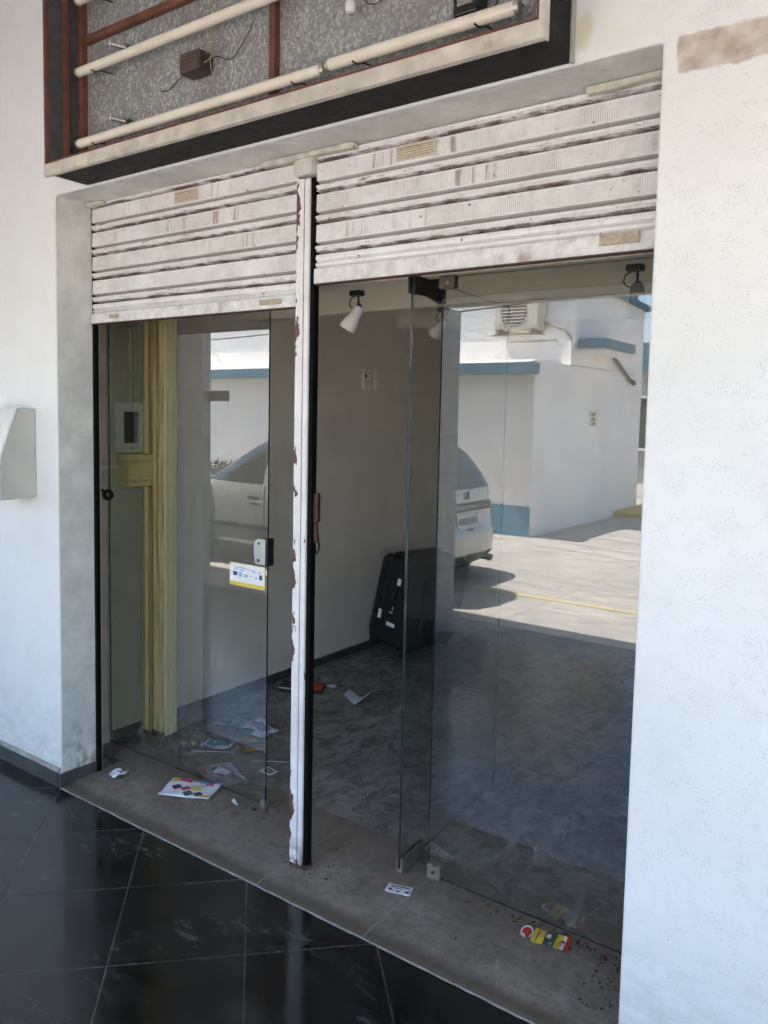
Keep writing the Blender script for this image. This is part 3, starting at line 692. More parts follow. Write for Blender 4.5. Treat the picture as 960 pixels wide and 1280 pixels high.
# ------------------------------------------------------------------ inside: services on the side wall
XW = -.2355
E_ = thing('breaker_panel','grey breaker panel frame with a dark window above the yellowish box','breaker panel',(XW,.52,1.4))
m = MB()
ya,yb,za,zb = .430,.612,1.400,1.640; o1,o2,p1,p2 = .478,.568,1.446,1.596
m.box(XW,XW+.024,ya,o1,za,zb); m.box(XW,XW+.024,o2,yb,za,zb); m.box(XW,XW+.024,o1,o2,za,p1); m.box(XW,XW+.024,o1,o2,p2,zb); m.build('frame',plain('grey_green_panel',(.52,.54,.46),.45,0,.08,12,60,.05),E_)
m = MB(); m.box(XW,XW+.004,o1,o2,p1,p2); m.build('recess',BLKPL,E_)
m = MB(); m.box(XW+.005,XW+.012,.545,.566,p1+.002,p2-.002); m.build('rail_cover',plain('grey_rail',(.2,.21,.2),.5,0,.1,20,60,.05),E_)
for z in (1.422,1.620):
    m = MB(); m.cyl((XW+.0245,.523,z),(XW+.027,.523,z),.004,n=8); m.build('screw',BLKPL,E_)
Y_ = thing('junction_box','yellowish cream plastic junction box under the breaker panel','junction box',(XW,.56,1.24))
m = MB(); m.box(XW,XW+.085,.462,.655,1.240,1.268); m.box(XW,XW+.085,.462,.655,1.2695,1.362); m.box(XW,XW+.085,.462,.655,1.3635,1.395); m.build('case',YBOX,Y_,bevel=.004)
m = MB(); m.box(XW+.002,XW+.080,.466,.651,1.2675,1.2700); m.box(XW+.002,XW+.080,.466,.651,1.3615,1.3640); m.build('lid_seam',plain('seam_brown',(.2,.15,.07),.7),Y_)
def pipe(label,pts,mat):
    m = MB(); m.tube(pts,.0095,10); o = m.build('conduit_pipe',mat,None); tag(o,label,'pipe'); return o
PIPEM = plain('pale_conduit',(.50,.48,.38),.5,0,.1,12,60,.05,(.3,.25,.17),.4)
pipe('short level cream conduit leading into the yellowish junction box',[(XW+.010,.285,1.335),(XW+.010,.4615,1.335)],PIPEM)
pipe('upright grey-green conduit rising from the top of the breaker panel',[(XW+.010,.523,1.641),(XW+.010,.523,2.58)],plain('greenish_conduit',(.42,.43,.34),.6,0,.1,12,60,.05))
PL = thing('switch_plate','small cream switch plate on the side wall half hidden by the folding door','switch',(XW,.655,1.42))
m = MB(); m.box(XW,XW+.012,.630,.670,1.415,1.485); m.build('plate',PIPEM,PL,bevel=.003)
m = MB(); m.cyl((XW+.0125,.638,1.462),(XW+.014,.638,1.462),.003,n=8); m.build('screw',BLKPL,PL)
KN = thing('door_stop','dark cup-shaped fitting stuck on the door jamb below the conduit','door stop',(XW,.40,1.19))
m = MB(); m.lathe([(.0005,.002),(.020,.002),(.026,.010),(.026,.024),(.018,.036),(.0005,.038)],(XW+.0,.392,1.205),(1,0,0),16); m.build('cup',BLKPL,KN)
m = MB(); m.box(XW+.0005,XW+.012,.362,.374,1.222,1.234); m.build('hook',BLKPL,KN)
for nm,lab,yc,parts in (('wall_socket','square pale wall socket with one dark hole on the side wall',2.395,True),('cover_plate','narrow oval blank cover plate on the side wall beside the pale socket',2.50,False)):
    t = thing(nm,lab,'socket' if parts else 'cover plate',(-.24,yc,1.78))
    m = MB(); hw = .048 if parts else .030
    m.box(-.2395,-.228,yc-hw,yc+hw,1.775,1.905); m.build('plate',plain('socket_plastic' if parts else 'cover_plastic',(.80,.78,.74),.35,0,.05,20,60,.04),t,bevel=.006)
    if parts:
        m = MB(); m.box(-.2275,-.226,yc-.030,yc-.010,1.850,1.872); m.build('socket_hole',BLKPL,t)
        for zz_ in (1.824,1.885):
            m = MB(); m.box(-.2275,-.2262,yc-.034,yc+.034,zz_,zz_+.0025); m.build('module_seam',plain('seam_grey',(.2,.19,.17),.7),t)
    else:
        for zz_ in (1.893,1.788):
            m = MB(); m.cyl((-.2275,yc,zz_),(-.226,yc,zz_),.004,n=8); m.build('screw',DKMET,t)
# folding door
FD = thing('folding_door','cream accordion folding door gathered against the side wall, behind the closed glass door','folding door',(-.14,.65,ZF))
m = MB(); pts = []; n_ = 15
for k_ in range(n_):
    xx = -.220 + .142*k_/(n_-1); pts.append((xx,(.596,.672,.612,.660)[k_%4]))
vs = []; fs = []
zz = [ZF+.012,.10,.5,1.0,1.6,2.2,2.55]
for z in zz:
    t_ = max(0,1-(z/2.0))
    for k_,(xx,yy) in enumerate(pts):
        fl_ = -.014*t_*(1-k_/(n_-1)); vs.append((xx+fl_+.004*math.sin(5*z+k_), yy+.004*math.sin(3*z+1.7*k_), z))
for j in range(len(zz)-1):
    for k_ in range(n_-1): fs.append((j*n_+k_, j*n_+k_+1,(j+1)*n_+k_+1,(j+1)*n_+k_))
m.add(vs,fs); o = m.build('folds',CURT,FD); md = o.modifiers.new('thick','SOLIDIFY'); md.thickness=.004
m = MB(); m.add([(-.252+.03,.585,ZF+.012),(-.165,.597,ZF+.004),(-.165,.597,.95),(-.180,.599,2.5),(-.205,.590,2.5),(-.218,.588,1.0)],[(0,1,2,5),(5,2,3,4)]); o = m.build('loose_flap',CURT,FD); md = o.modifiers.new('thick','SOLIDIFY'); md.thickness=.005
m = MB(); m.box(-.077,-.063,.60,.672,ZF+.004,2.55); m.build('lead_post',plain('pale_cream_post',(.76,.69,.44),.45,0,.06,20,60,.04),FD,bevel=.003)

# spotlights
def spot(label, loc, tilt, mat, rz=0.0, sc=1.0):
    t = thing('spotlight',label,'spotlight',loc,(0,0,rz),'spotlights under the ceiling beams')
    m = MB(); m.box(-.024,.024,-.017,.017,-.020,0); m.build('base',BLKPL,t,world=False,bevel=.003)
    m = MB(); m.cyl((.008,0,-.020),(.008,0,-.055),.004,n=8); m.box(.002,.018,-.006,.006,-.078,-.050); m.build('arm',BLKPL,t,world=False)
    m = MB(); m.tube([(-.010,0,-.018),(-.030,0,-.030),(-.034,0,-.050),(-.022,0,-.062),(-.004,0,-.068)],.0025,8); m.build('cord',BLKPL,t,world=False)
    ax = Vector(tilt).normalized(); c = Vector((.008,0,-.070))
    m = MB(); m.lathe([(.0005,-.012),(.016,-.012),(.020,-.004),(.0225,.030),(.029,.050),(.033,.085),(.031,.085),(.027,.062),(.0005,.055)],c,ax,22); m.build('lamp_shade',mat,t,world=False)
    return t
spot('white enamel spotlight under the door header, nearest the peeling post',(1.165,.49,2.060),(-.42,-.25,-.85),SPOTW)
spot('white enamel spotlight seen through the open glass leaf, under the far beam',(1.015,1.33,2.108),(-.55,-.3,-.75),SPOTW)
SPD = plain('dark_spot_enamel',(.05,.045,.038),.5,0,.2,20,60,.1)
spot('dark spotlight hanging over the top of the fixed pane near the right wall',(2.205,.49,2.060),(.12,-.2,-.95),SPD)

# suitcase leaning on the side wall
SC = thing('suitcase','black soft suitcase on small wheels leaning against the side wall','suitcase',(-.005,2.34,ZF+.03),(R(-3),R(11),R(0)))
sw = MB(); sw.box(-.17,.17,.0,.60,.055,.645)
body = sw.build('shell',SUIT,SC,bevel=.035,world=False,seg=4)
for p in body.data.polygons: p.use_smooth = True
m = MB(); m.box(-.186,-.171,.03,.57,.10,.61); m.build('back_pad',SUIT,SC,world=False,bevel=.007)
m = MB(); m.box(.171,.205,.06,.54,.12,.55); m.build('front_pocket',SUIT,SC,world=False,bevel=.014)
for xx in (-.10,.09):
    m = MB(); m.box(xx-.006,xx+.006,-.006,.606,.049,.651); m.build('piping',SUITP,SC,world=False,bevel=.003)
m = MB(); m.tube([(-.07,.02,.650),(-.07,.015,.672),(-.04,.01,.682),(.05,.01,.682),(.08,.015,.672),(.08,.02,.650)],.011,10); m.build('top_handle',SUITP,SC,world=False)
m = MB(); m.tube([(-.01,-.012,.29),(-.01,-.026,.31),(-.01,-.026,.44),(-.01,-.012,.46)],.009,8); m.build('side_handle',SUITP,SC,world=False)
for xx,yy in ((-.13,.03),(.12,.03),(-.13,.57),(.12,.57)):
    m = MB(); m.cyl((xx-.012,yy,.022),(xx+.012,yy,.022),.022,n=16); w_ = m.build('wheel',SUITP,SC,world=False)
    m = MB(); m.box(xx-.018,xx+.018,yy-.018,yy+.018,.035,.060); m.build('wheel_mount',SUITP,w_,world=False)
for xx,z0,z1,dx in ((.0,.470,.515,.014),(-.015,.275,.325,.012),(-.098,.215,.275,.013)):
    m = MB(); m.box(xx-dx,xx+dx,-.0075,-.0065,z0,z1) if z0>.3 else m.box(xx-dx,xx+dx,-.0015-.006,-.0005-.006,z0,z1)
    m.build('white_tag',PAPER,SC,world=False)
m = MB(); m.box(-.03,.035,-.0095,-.0085,.190,.214); m.build('white_tag',PAPER,SC,world=False)

# ------------------------------------------------------------------ litter on the sill and floor
def sheetpaper(name,label,cat,x,y,w,h,rot,mat,curl=.004,prints=(),z=ZF+.0018,group='papers scattered at the door',bend=0,tilt=0):
    t = thing(name,label,cat,(x,y,z),(tilt,0,R(rot)),group)
    N,M_ = 9,9; vs=[]; 
    rx = random.random()*6
    def hgt(u,v): return curl*(.5+.5*math.sin(rx+2.2*u+1.3*v)) + curl*1.5*max(0,abs(u-.5)*2-.6) + bend*abs(u-.5)*2 + curl*.9*abs(math.sin(3.1*u+2.3*v+rx*2)) + curl*.5*math.sin(9*u-7*v+rx)
    for i in range(N+1):
        for j in range(M_+1):
            u,v=i/N,j/M_; vs.append(((u-.5)*w,(v-.5)*h,hgt(u,v)))
    fs=[(i*(M_+1)+j,(i+1)*(M_+1)+j,(i+1)*(M_+1)+j+1,i*(M_+1)+j+1) for i in range(N) for j in range(M_)]
    m=MB(); m.add(vs,fs); o=m.build('paper_sheet',mat,t,world=False)
    for p in o.data.polygons: p.use_smooth=True
    md=o.modifiers.new('thick','SOLIDIFY'); md.thickness=.0004; md.offset=-1
    for (nm,u0,v0,u1,v1,mm,*rest) in prints:
        m=MB(); K=5; vv=[]
        diamond = bool(rest) and rest[0]=='d'; disc = bool(rest) and rest[0]=='o'
        lift = (rest[1] if len(rest)>1 else .0007)
        if diamond or disc:
            n=4 if diamond else 20; cu,cv=(u0+u1)/2,(v0+v1)/2
            q=[(cu+(u1-u0)/2*math.cos(2*PI*k/n),cv+(v1-v0)/2*math.sin(2*PI*k/n)) for k in range(n)]
            m.add([((cu-.5)*w,(cv-.5)*h,hgt(cu,cv)+lift)]+[((a-.5)*w,(b_-.5)*h,hgt(a,b_)+lift) for a,b_ in q],[(0,1+k,1+(k+1)%n) for k in range(n)])
        else:
            for i in range(K+1):
                for j in range(K+1):
                    u=u0+(u1-u0)*i/K; v=v0+(v1-v0)*j/K; vv.append(((u-.5)*w,(v-.5)*h,hgt(u,v)+lift))
            m.add(vv,[(i*(K+1)+j,(i+1)*(K+1)+j,(i+1)*(K+1)+j+1,i*(K+1)+j+1) for i in range(K) for j in range(K)])
        m.build(nm,mm,o,world=False)
    return t
sheetpaper('flyer','white flyer with pink, blue and yellow photo diamonds lying on the sill','flyer',.468,.305,.225,.155,24,PAPER,.004,[
 ('yellow_corner',.02,.72,.14,.98,YEL),('pink_strip',.15,.82,.40,.98,PINK),('cyan_strip',.55,.88,.98,.98,CYAN),('pink_strip',.70,.74,.86,.86,PINK),
 ('photo_diamond',.10,.36,.32,.66,PLUM,'d'),('photo_diamond',.30,.30,.52,.60,RED,'d',.0011),('photo_diamond',.42,.06,.64,.36,INK,'d'),('photo_diamond',.50,.34,.72,.64,YEL,'d',.0011),('photo_diamond',.62,.10,.82,.38,DGRN,'d'),('yellow_corner',.80,.06,.96,.22,YEL),('text_strip',.60,.66,.72,.72,PINK)])
sheetpaper('paper_scrap','small crumpled white paper scrap on the left end of the sill','paper',.12,.195,.065,.060,15,PAPER,.010,[('print_mark',.3,.55,.55,.75,INK),('print_mark',.6,.45,.8,.6,INK)])
sheetpaper('calling_card','white printed business card lying alone on the sill beside the post','card',1.575,.255,.088,.052,18,PAPER,.0015,[('card_text',.12,.70,.88,.82,INK),('card_text',.25,.52,.7,.58,INK),('card_mark',.10,.2,.24,.42,INK),('card_mark',.42,.2,.54,.36,INK),('card_mark',.76,.18,.92,.42,INK)])
sheetpaper('flyer','red and yellow printed leaflet with a round red badge, on the sill under the pane','flyer',2.075,.318,.150,.078,10,plain('brown_leaflet',(.20,.12,.06),.5,0,.2,30,60,.05),.003,[
 ('yellow_block',.26,.04,.50,.96,YEL),('photo_block',.50,.05,.72,.95,DGRN),('yellow_block',.72,.04,.86,.96,YEL),('white_strip',.86,.04,.92,.96,PAPER),('red_block',.92,.04,1.0,.96,RED),('badge_ring',.0,.10,.26,.9,PAPER,'o'),('round_badge',.03,.2,.23,.8,RED,'o',.0011),('dark_line',.35,.1,.37,.9,INK,'',.0012),('photo_speck',.53,.5,.62,.8,PAPER,'',.0012),('photo_speck',.6,.15,.68,.35,TEAL,'',.0012)])
sheetpaper('paper_note','folded pale blue note standing tent-like on the dark floor','paper',.37,1.57,.13,.10,20,PAPERB,.004,bend=.045)
sheetpaper('calling_card','black and white framed card lying on the floor behind the closed door','card',.60,.635,.078,.055,-8,PAPER,.0015,[('dark_panel',.18,.2,.82,.8,INK),('pale_panel',.3,.45,.7,.6,PAPERB,'',.0012)])
sheetpaper('plastic_sleeve','clear bluish plastic sleeve lying on the floor behind the glass','sleeve',.515,.50,.20,.10,12,plain('clear_film',(.14,.16,.18),.25,0,.2,30,60,.2),.005,[('white_insert',.02,.3,.35,.8,PAPERB)])
sheetpaper('flyer','blue and white leaflet in the litter pile behind the glass','flyer',.21,.69,.15,.085,20,PAPERB,.005,[('teal_block',.1,.35,.9,.95,TEAL),('text_block',.1,.08,.5,.25,INK)])
sheetpaper('flyer','orange-brown leaflet in the litter pile behind the glass','flyer',.37,.765,.15,.075,48,plain('tan_leaflet',(.35,.20,.10),.6),.005,[('blue_edge',.0,.86,1,1,TEAL),('tan_text',.2,.2,.8,.5,ORNG)])
sheetpaper('flyer','yellowish crumpled leaflet between the blue and the brown leaflets','flyer',.29,.80,.09,.08,70,plain('straw_leaflet',(.42,.33,.14),.6),.012)
sheetpaper('newspaper','grey newspaper sheet heaped beside the folding door','newspaper',.08,.93,.20,.11,30,plain('newsprint',(.36,.37,.38),.8,0,.4,70,90,.2),.008,[('photo_block',.1,.2,.4,.8,INK),('text_block',.5,.3,.9,.7,TEAL)])
sheetpaper('newspaper','pale blue newspaper sheet on the floor at the back of the litter pile','newspaper',.22,.97,.20,.10,-20,PAPERB,.007,[('text_block',.2,.2,.8,.8,plain('blue_grey_print',(.25,.3,.38),.7,0,.3,80,60,.05))])
sheetpaper('envelope','small white envelope on the floor at the far side of the litter pile','envelope',.28,.90,.085,.055,5,PAPER,.003)
sheetpaper('flyer','red and black magazine leaflet lying near the skirting of the side wall','flyer',-.03,1.56,.26,.16,30,plain('black_red_leaflet',(.07,.025,.02),.5,0,.3,30,60,.1),.005,[('red_block',.45,.1,.98,.9,RED),('dark_photo',.1,.3,.4,.8,PLUM),('pale_edge',.0,.05,.3,.2,PAPERB)])
sheetpaper('paper_scrap','small white torn scrap beside the red leaflet','paper',.095,1.67,.055,.050,40,PAPER,.006)
sheetpaper('paper_scrap','tiny torn white strip on the sill below the door lock corner','paper',.70,.335,.055,.014,-25,PAPER,.004)
def stick(label,p,q,mat,r=.0022):
    m=MB(); m.tube([p,((p[0]+q[0])/2,(p[1]+q[1])/2,p[2]+.0015),q],r,6); tag(m.build('plastic_strip',mat,None),label,'strip',group='thin strips among the litter')
stick('long thin white strip lying across the floor behind the closed door',(.17,.57,ZF+.002),(.33,.68,ZF+.002),PAPERB,.0013)
stick('shorter thin white strip ending beside the framed card',(.46,.66,ZF+.002),(.60,.76,ZF+.002),PAPERB,.0013)
stick('dark thin rod lying on the floor right of the door edge',(.66,.745,ZF+.002),(.50,1.05,ZF+.002),BLKPL,.0035)
lf = MB()
def crumb(x,y,z,s):
    a=random.random()*6.3; vs=[]
    for k in range(4):
        aa=a+k*PI/2+random.uniform(-.4,.4); rr=s*random.uniform(.4,1)
        vs.append((x+rr*math.cos(aa),y+rr*math.sin(aa),z+random.uniform(.0006,s*.45)))
    lf.add(vs,[(0,1,2,3)])
for _ in range(520):
    r_=random.random()
    if r_<.42: x=random.triangular(1.66,2.42,2.38); y=YG-abs(random.gauss(0,.028))-.012
    elif r_<.58: x=random.uniform(.1,.82); y=YG-abs(random.gauss(0,.05))-.012
    elif r_<.70: x=random.gauss(2.32,.07); y=random.uniform(.12,.36)
    elif r_<.80: x=random.gauss(1.22,.05); y=random.gauss(.17,.035)
    elif r_<.88: x=random.gauss(.84,.04); y=random.gauss(.38,.05)
    else: x=random.uniform(.05,2.38); y=random.uniform(.12,.9)
    crumb(min(x,2.41),y,ZF+.001,random.choice((.003,.004,.005,.006,.009)))
tag(lf.build('leaf_litter',LEAF,None),'dry brown leaf crumbs gathered along the sill and glass','leaf litter',kind='stuff')

# ------------------------------------------------------------------ across the yard (seen in the glass)
OB = thing('white_building','low white building with blue ledge and dado across the sunny yard','building',(-4,V(8.1),0))
xs = -1.75
m = MB(); m.box(-16,xs,V(12.2),V(8.1),-.2,2.40); m.build('lower_wall',OPPW,OB)
m = MB(); m.box(-16,xs+.07,V(8.099),V(7.78),2.20,2.345); m.build('blue_ledge',OPPB,OB)
m = MB(); m.add([(-16,V(7.79),2.3465),(xs+.06,V(7.79),2.3465),(xs+.06,V(8.095),2.405),(-16,V(8.095),2.405)],[(0,1,2,3)]); m.build('ledge_top',ROOFC,OB)
m = MB(); m.box(-16,xs-.004,V(8.095),V(8.082),-.1,.40); m.build('blue_dado',OPPB,OB)
m = MB(); m.box(-14,xs-.03,V(9.399),V(9.36),2.41,2.76); m.build('upper_band',OPPW,OB)
m = MB(); m.prism([(V(9.4),2.41),(V(12.45),2.41),(V(12.45),3.545),(V(9.4),3.665)],'x',-14,xs-.003); m.prism([(V(9.4),4.3),(V(12.45),3.56),(V(12.45),3.52),(V(9.4),4.26)],'x',-14,xs-.01) if False else None; m.build('upper_wall',OPPW,OB)
m = MB(); m.box(-14,xs-.004,V(12.45),V(12.205),-.2,2.5); m.build('rear_wall',OPPW,OB)
m = MB(); m.prism([(V(9.25),3.675),(V(12.6),3.542),(V(12.6),3.60),(V(9.25),3.745)],'x',-14.2,xs+.12); m.build('roof',OPPB,OB)
m = MB(); m.box(xs,xs+.42,V(10.82),V(9.52),2.66,2.80); hb = m.build('door_hood',OPPB,OB)
m = MB(); m.box(xs,xs+.38,V(10.78),V(9.56),2.60,2.657); m.build('hood_soffit',OPPW,hb)
m = MB(); m.tube([(xs+.05,V(10.9),2.62),(xs+.05,V(11.8),2.26)],.028,8); m.tube([(xs+.09,V(11.78),2.24),(xs+.05,V(11.8),2.27)],.045,8); m.build('sloping_pipe',DKMET,OB)
m = MB(); m.box(xs,xs+.012,V(10.34),V(10.10),1.51,1.74); nt = m.build('notice_plate',plain('notice_cream',(.70,.64,.44),.6,0,.1,20,40,.05),OB)
m = MB(); m.box(xs+.0125,xs+.015,V(10.30),V(10.14),1.67,1.715); m.box(xs+.0125,xs+.015,V(10.30),V(10.14),1.60,1.63); m.box(xs+.0125,xs+.015,V(10.30),V(10.14),1.535,1.57); m.build('notice_print',INK,nt)
m = MB(); m.box(xs,xs+.02,V(9.6),V(8.35),.95,1.75); m.build('meter_cover',plain('slightly_greyer_panel',(.66,.655,.63),.7,0,.05,2,40,.1),OB) if False else None
AC = thing('air_conditioner','cream outdoor air conditioner unit mounted on the upper wall of the white building','air conditioner',(-2.55,V(9.3),2.95))
m = MB(); m.box(-2.92,-2.20,V(9.38),V(9.08),2.93,3.46); m.build('case',plain('cream_case',(.56,.515,.42),.5,0,.06,5,40,.05),AC,bevel=.015)
m = MB(); m.cyl((-2.60,V(9.078),3.19),(-2.60,V(9.070),3.19),.215,n=32); gr = m.build('fan_opening',plain('fan_shadow_metal',(.10,.085,.065),.6,0,.2,10,40,.1),AC)
m = MB()
for k in range(9):
    zz_=3.19-.19+.0475*k; hw=math.sqrt(max(0,.212**2-(zz_-3.19)**2)); m.box(-2.60-hw,-2.60+hw,V(9.068),V(9.060),zz_-.009,zz_+.009)
m.build('fan_grille',plain('cream_grille',(.55,.50,.42),.5),gr)
m = MB(); m.box(-2.85,-2.81,V(9.39),V(9.0),2.87,2.925); m.box(-2.31,-2.27,V(9.39),V(9.0),2.87,2.925); m.box(-2.95,-2.2,V(9.1),V(9.06),2.84,2.869); m.build('wall_bracket',plain('brown_bracket',(.25,.2,.15),.7),AC)
m = MB(); m.tube([(-2.22,V(9.3),3.05),(-2.05,V(9.3),2.98),(-1.9,V(9.35),2.92),(-1.80,V(9.41),2.80),(-1.74,V(9.45),2.66)],.022,8); m.build('drain_hose',plain('grey_hose',(.36,.33,.28),.7),AC)
# yellow ramp block, far building, pole, cables
KB = MB(); KB.prism([(-1.745,-.01),(-1.0,-.01),(-1.05,.04),(-1.745,.09)],'y',V(14.5),V(11.3)); tag(KB.build('kerb_ramp',YKERB),'yellow painted ramp block at the far corner of the white building','ramp')
FB = thing('far_house','grey two storey house far behind the white building','building',(-4,V(19),0))
m = MB(); m.box(-12,-.6,V(24),V(19),-.2,3.1); m.build('wall',FARW,FB)
m = MB(); m.box(-12,-.6,V(24),V(19.2),3.1,3.4); m.build('parapet',OPPB,FB)
for xx in (-6.2,-4.15,-2.1):
    m = MB(); m.box(xx,xx+1.0,V(18.999),V(18.95),.9,2.2); w_=m.build('window',FARG,FB)
    m = MB(); m.box(xx-.05,xx+1.05,V(18.945),V(18.92),.84,.90); m.box(xx-.05,xx+1.05,V(18.945),V(18.92),2.2,2.26); m.box(xx+.48,xx+.52,V(18.945),V(18.92),.9,2.2); m.build('window_frame',OPPW,w_)
m = MB(); m.box(-3.95,-3.6,V(18.99),V(18.7),2.9,3.6); m.build('blue_box',OPPB,FB)
PO = thing('utility_pole','slender concrete utility pole with cross arm beyond the white building','pole',(-2.85,V(15),0))
m = MB(); m.cyl((-2.85,V(15),-.1),(-2.85,V(15),7.5),.11,.08,n=12); m.build('shaft',plain('pole_concrete',(.36,.34,.31),.9),PO)
m = MB(); m.box(-3.6,-2.1,V(15.06),V(14.94),4.55,4.65); m.build('cross_arm',plain('arm_timber',(.16,.12,.09),.9),PO)
for k,(z0,z1,yv) in enumerate(((3.62,3.75,8.6),(3.42,3.42,7.9),(3.05,3.0,7.5),(3.9,3.9,9.0))):
    m = MB(); P0=Vector((-13,V(yv+2.2),z0)); P1=Vector((9,V(yv-3.2),z1+.2)); 
    m.tube([P0.lerp(P1,t/12)-Vector((0,0,.5*4*(t/12)*(1-t/12)*.35)) for t in range(13)],.011,6)
    tag(m.build('overhead_cable',WIRE),('thin black cable crossing highest before the upper wall','thin black cable crossing the middle of the upper wall','lowest thin black cable crossing above the blue ledge','topmost black cable crossing near the roof of the white building')[k],'cable',group='cables over the yard')
# shrub behind the car
SH = thing('shrub','green leafy shrub beyond the front of the silver car','shrub',(-4.7,V(5.2),0))
m = MB()
for k in range(7): m.tube([(-4.7+random.uniform(-.1,.1),V(5.2)+random.uniform(-.1,.1),0),(-4.7+random.uniform(-.3,.3),V(5.2)+random.uniform(-.3,.3),.6),(-4.7+random.uniform(-.5,.5),V(5.2)+random.uniform(-.5,.5),1.0)],.012,6)
m.build('stem',BARK,SH)
m = MB()
for k in range(900):
    th=random.random()*6.283; ph=math.acos(random.uniform(-.4,1)); rr=.62*random.random()**.4
    c=Vector((-4.7+rr*math.sin(ph)*math.cos(th),V(5.2)+rr*math.sin(ph)*math.sin(th),.62+.62*rr*math.cos(ph)))
    u=Vector((random.uniform(-1,1),random.uniform(-1,1),random.uniform(-1,1))).normalized(); w_=u.orthogonal().normalized()
    m.add([c,c+.05*u+.02*w_,c+.10*u,c+.05*u-.02*w_],[(0,1,2,3)])
m.build('foliage',GREEN,SH)
# sign plate on the pillar
PS = thing('pillar_sign','dark grey sign plate sticking out of a tiled pillar, seen in the left glass','sign',(-2.6,V(3.2),1.75))
m = MB(); m.box(-2.78,-2.42,V(3.215),V(3.195),1.705,1.800); m.build('plate',plain('dark_sign_grey',(.05,.05,.052),.6),PS,bevel=.002)
m = MB(); m.box(-2.779,-2.76,V(3.235),V(3.175),1.695,1.81); m.build('bracket',DKMET,PS)

# ------------------------------------------------------------------ silver hatchback
CAR = thing('parked_car','silver hatchback parked in the yard, rear towards the right pane','car',(-.76,V(4.80),-.012),(0,0,PI))
LV = [ # z, x_rear, x_front, half width, exponent   (local: nose +x, rear bumper at x=0)
 (.20,.10,3.70,.70,5),(.27,.03,3.80,.79,5),(.38,.0,3.84,.82,4.6),(.50,.0,3.84,.83,4.6),(.56,.035,3.82,.83,4.6),(.66,.06,3.78,.83,4.8),(.78,.07,3.66,.825,4.8),(.88,.085,3.35,.81,4.8),(.93,.10,3.02,.795,5),(1.03,.16,2.83,.765,5),(1.15,.25,2.62,.725,5),(1.27,.37,2.40,.68,5),(1.37,.52,2.18,.63,4.6),(1.44,.70,1.95,.56,4),(1.475,.95,1.7,.42,3),(1.485,1.2,1.45,.15,2)]
def lv(z):
    for a,b_ in zip(LV,LV[1:]):
        if a[0] <= z <= b_[0]:
            t=(z-a[0])/(b_[0]-a[0]); return [a[i]+(b_[i]-a[i])*t for i in range(5)]
    return LV[-1]
def spt(th,z,off=0.0):
    _,xr,xf,hw,e = lv(z); xc=(xr+xf)/2; a=(xf-xr)/2
    c,s_=math.cos(th),math.sin(th)
    x=xc+math.copysign(abs(c)**(2/e),c)*a; y=math.copysign(abs(s_)**(2/e),s_)*hw
    d=Vector((x-xc,y*2.2,0)); d = d.normalized() if d.length else Vector((0,0,1))
    return Vector((x,y,z))+d*off
N=96
m=MB(); zs=[l[0] for l in LV]; vs=[]
fine=[]
for a,b_ in zip(zs,zs[1:]): fine += [a,(a+b_)/2]
fine.append(zs[-1])
for z in fine: vs += [spt(2*PI*k/N,z) for k in range(N)]
fs=[(i*N+k,i*N+(k+1)%N,(i+1)*N+(k+1)%N,(i+1)*N+k) for i in range(len(fine)-1) for k in range(N)]
fs += [tuple((len(fine)-1)*N+k for k in range(N)), tuple(range(N))[::-1]]
m.add(vs,fs,0,True); m.build('body',CARP,CAR,world=False)
def byxy(z, want, lo, hi):
    """theta on ring z where x (axis 0) or y hits want"""
    for _ in range(40):
        md=(lo+hi)/2
        f_lo=spt(lo,z)[want[0]]-want[1]; f_md=spt(md,z)[want[0]]-want[1]
        if f_lo*f_md<=0: hi=md
        else: lo=md
    return (lo+hi)/2
def patch(name,mat,cols,zs_,off=.006,parent=CAR):
    """cols: function(z)->(thA,thB)"""
    mm=MB(); nn=10; vv=[]
    for z in zs_:
        A_,B_=cols(z); vv+=[spt(A_+(B_-A_)*k/nn,z,off) for k in range(nn+1)]
    ff=[(i*(nn+1)+k,i*(nn+1)+k+1,(i+1)*(nn+1)+k+1,(i+1)*(nn+1)+k) for i in range(len(zs_)-1) for k in range(nn)]
    mm.add(vv,ff,0,True); return mm.build(name,mat,parent,world=False)
def lin(a,b_,n): return [a+(b_-a)*i/n for i in range(n+1)]
# rear (theta = pi): rear window, bar, plate, lamps, bumper crease
def rear(y0,y1): return lambda z:(byxy(z,(1,y0),PI/2,3*PI/2),byxy(z,(1,y1),PI/2,3*PI/2))
def rearw(z):
    hw=lv(z)[3]-.10; return rear(hw,-hw)(z)
patch('rear_window',CARG,rearw,lin(.93,1.36,10),.008)
bar_=patch('rear_bar',CARB,rear(.50,-.50),lin(.715,.80,4),.012)
pl_=patch('number_plate',PLATEW,rear(.22,-.22),lin(.565,.69,4),.014)
for k in range(7):
    y=-.17+.05*k; patch('plate_mark',INK,rear(y+.016,y-.016),[.595,.66],.018,pl_)
for k in range(7):
    y=-.20+.055*k; patch('bar_letter',PLATEW,rear(y+.014,y-.014),[.742,.772],.016,bar_)
em=MB(); em.prism([(.0,.835),(.030,.855),(.018,.862),(.006,.85),(.006,.90),(-.006,.90),(-.006,.85),(-.018,.862),(-.030,.855)],'x',.052,.078); em.build('emblem',DKMET,CAR,world=False)
def side(sgn,fa,fb):
    lo,hi=(0.02,PI-.02) if sgn>0 else (PI+.02,2*PI-.02)
    return lambda z:(byxy(z,(0,fa(z)),lo,hi),byxy(z,(0,fb(z)),lo,hi))
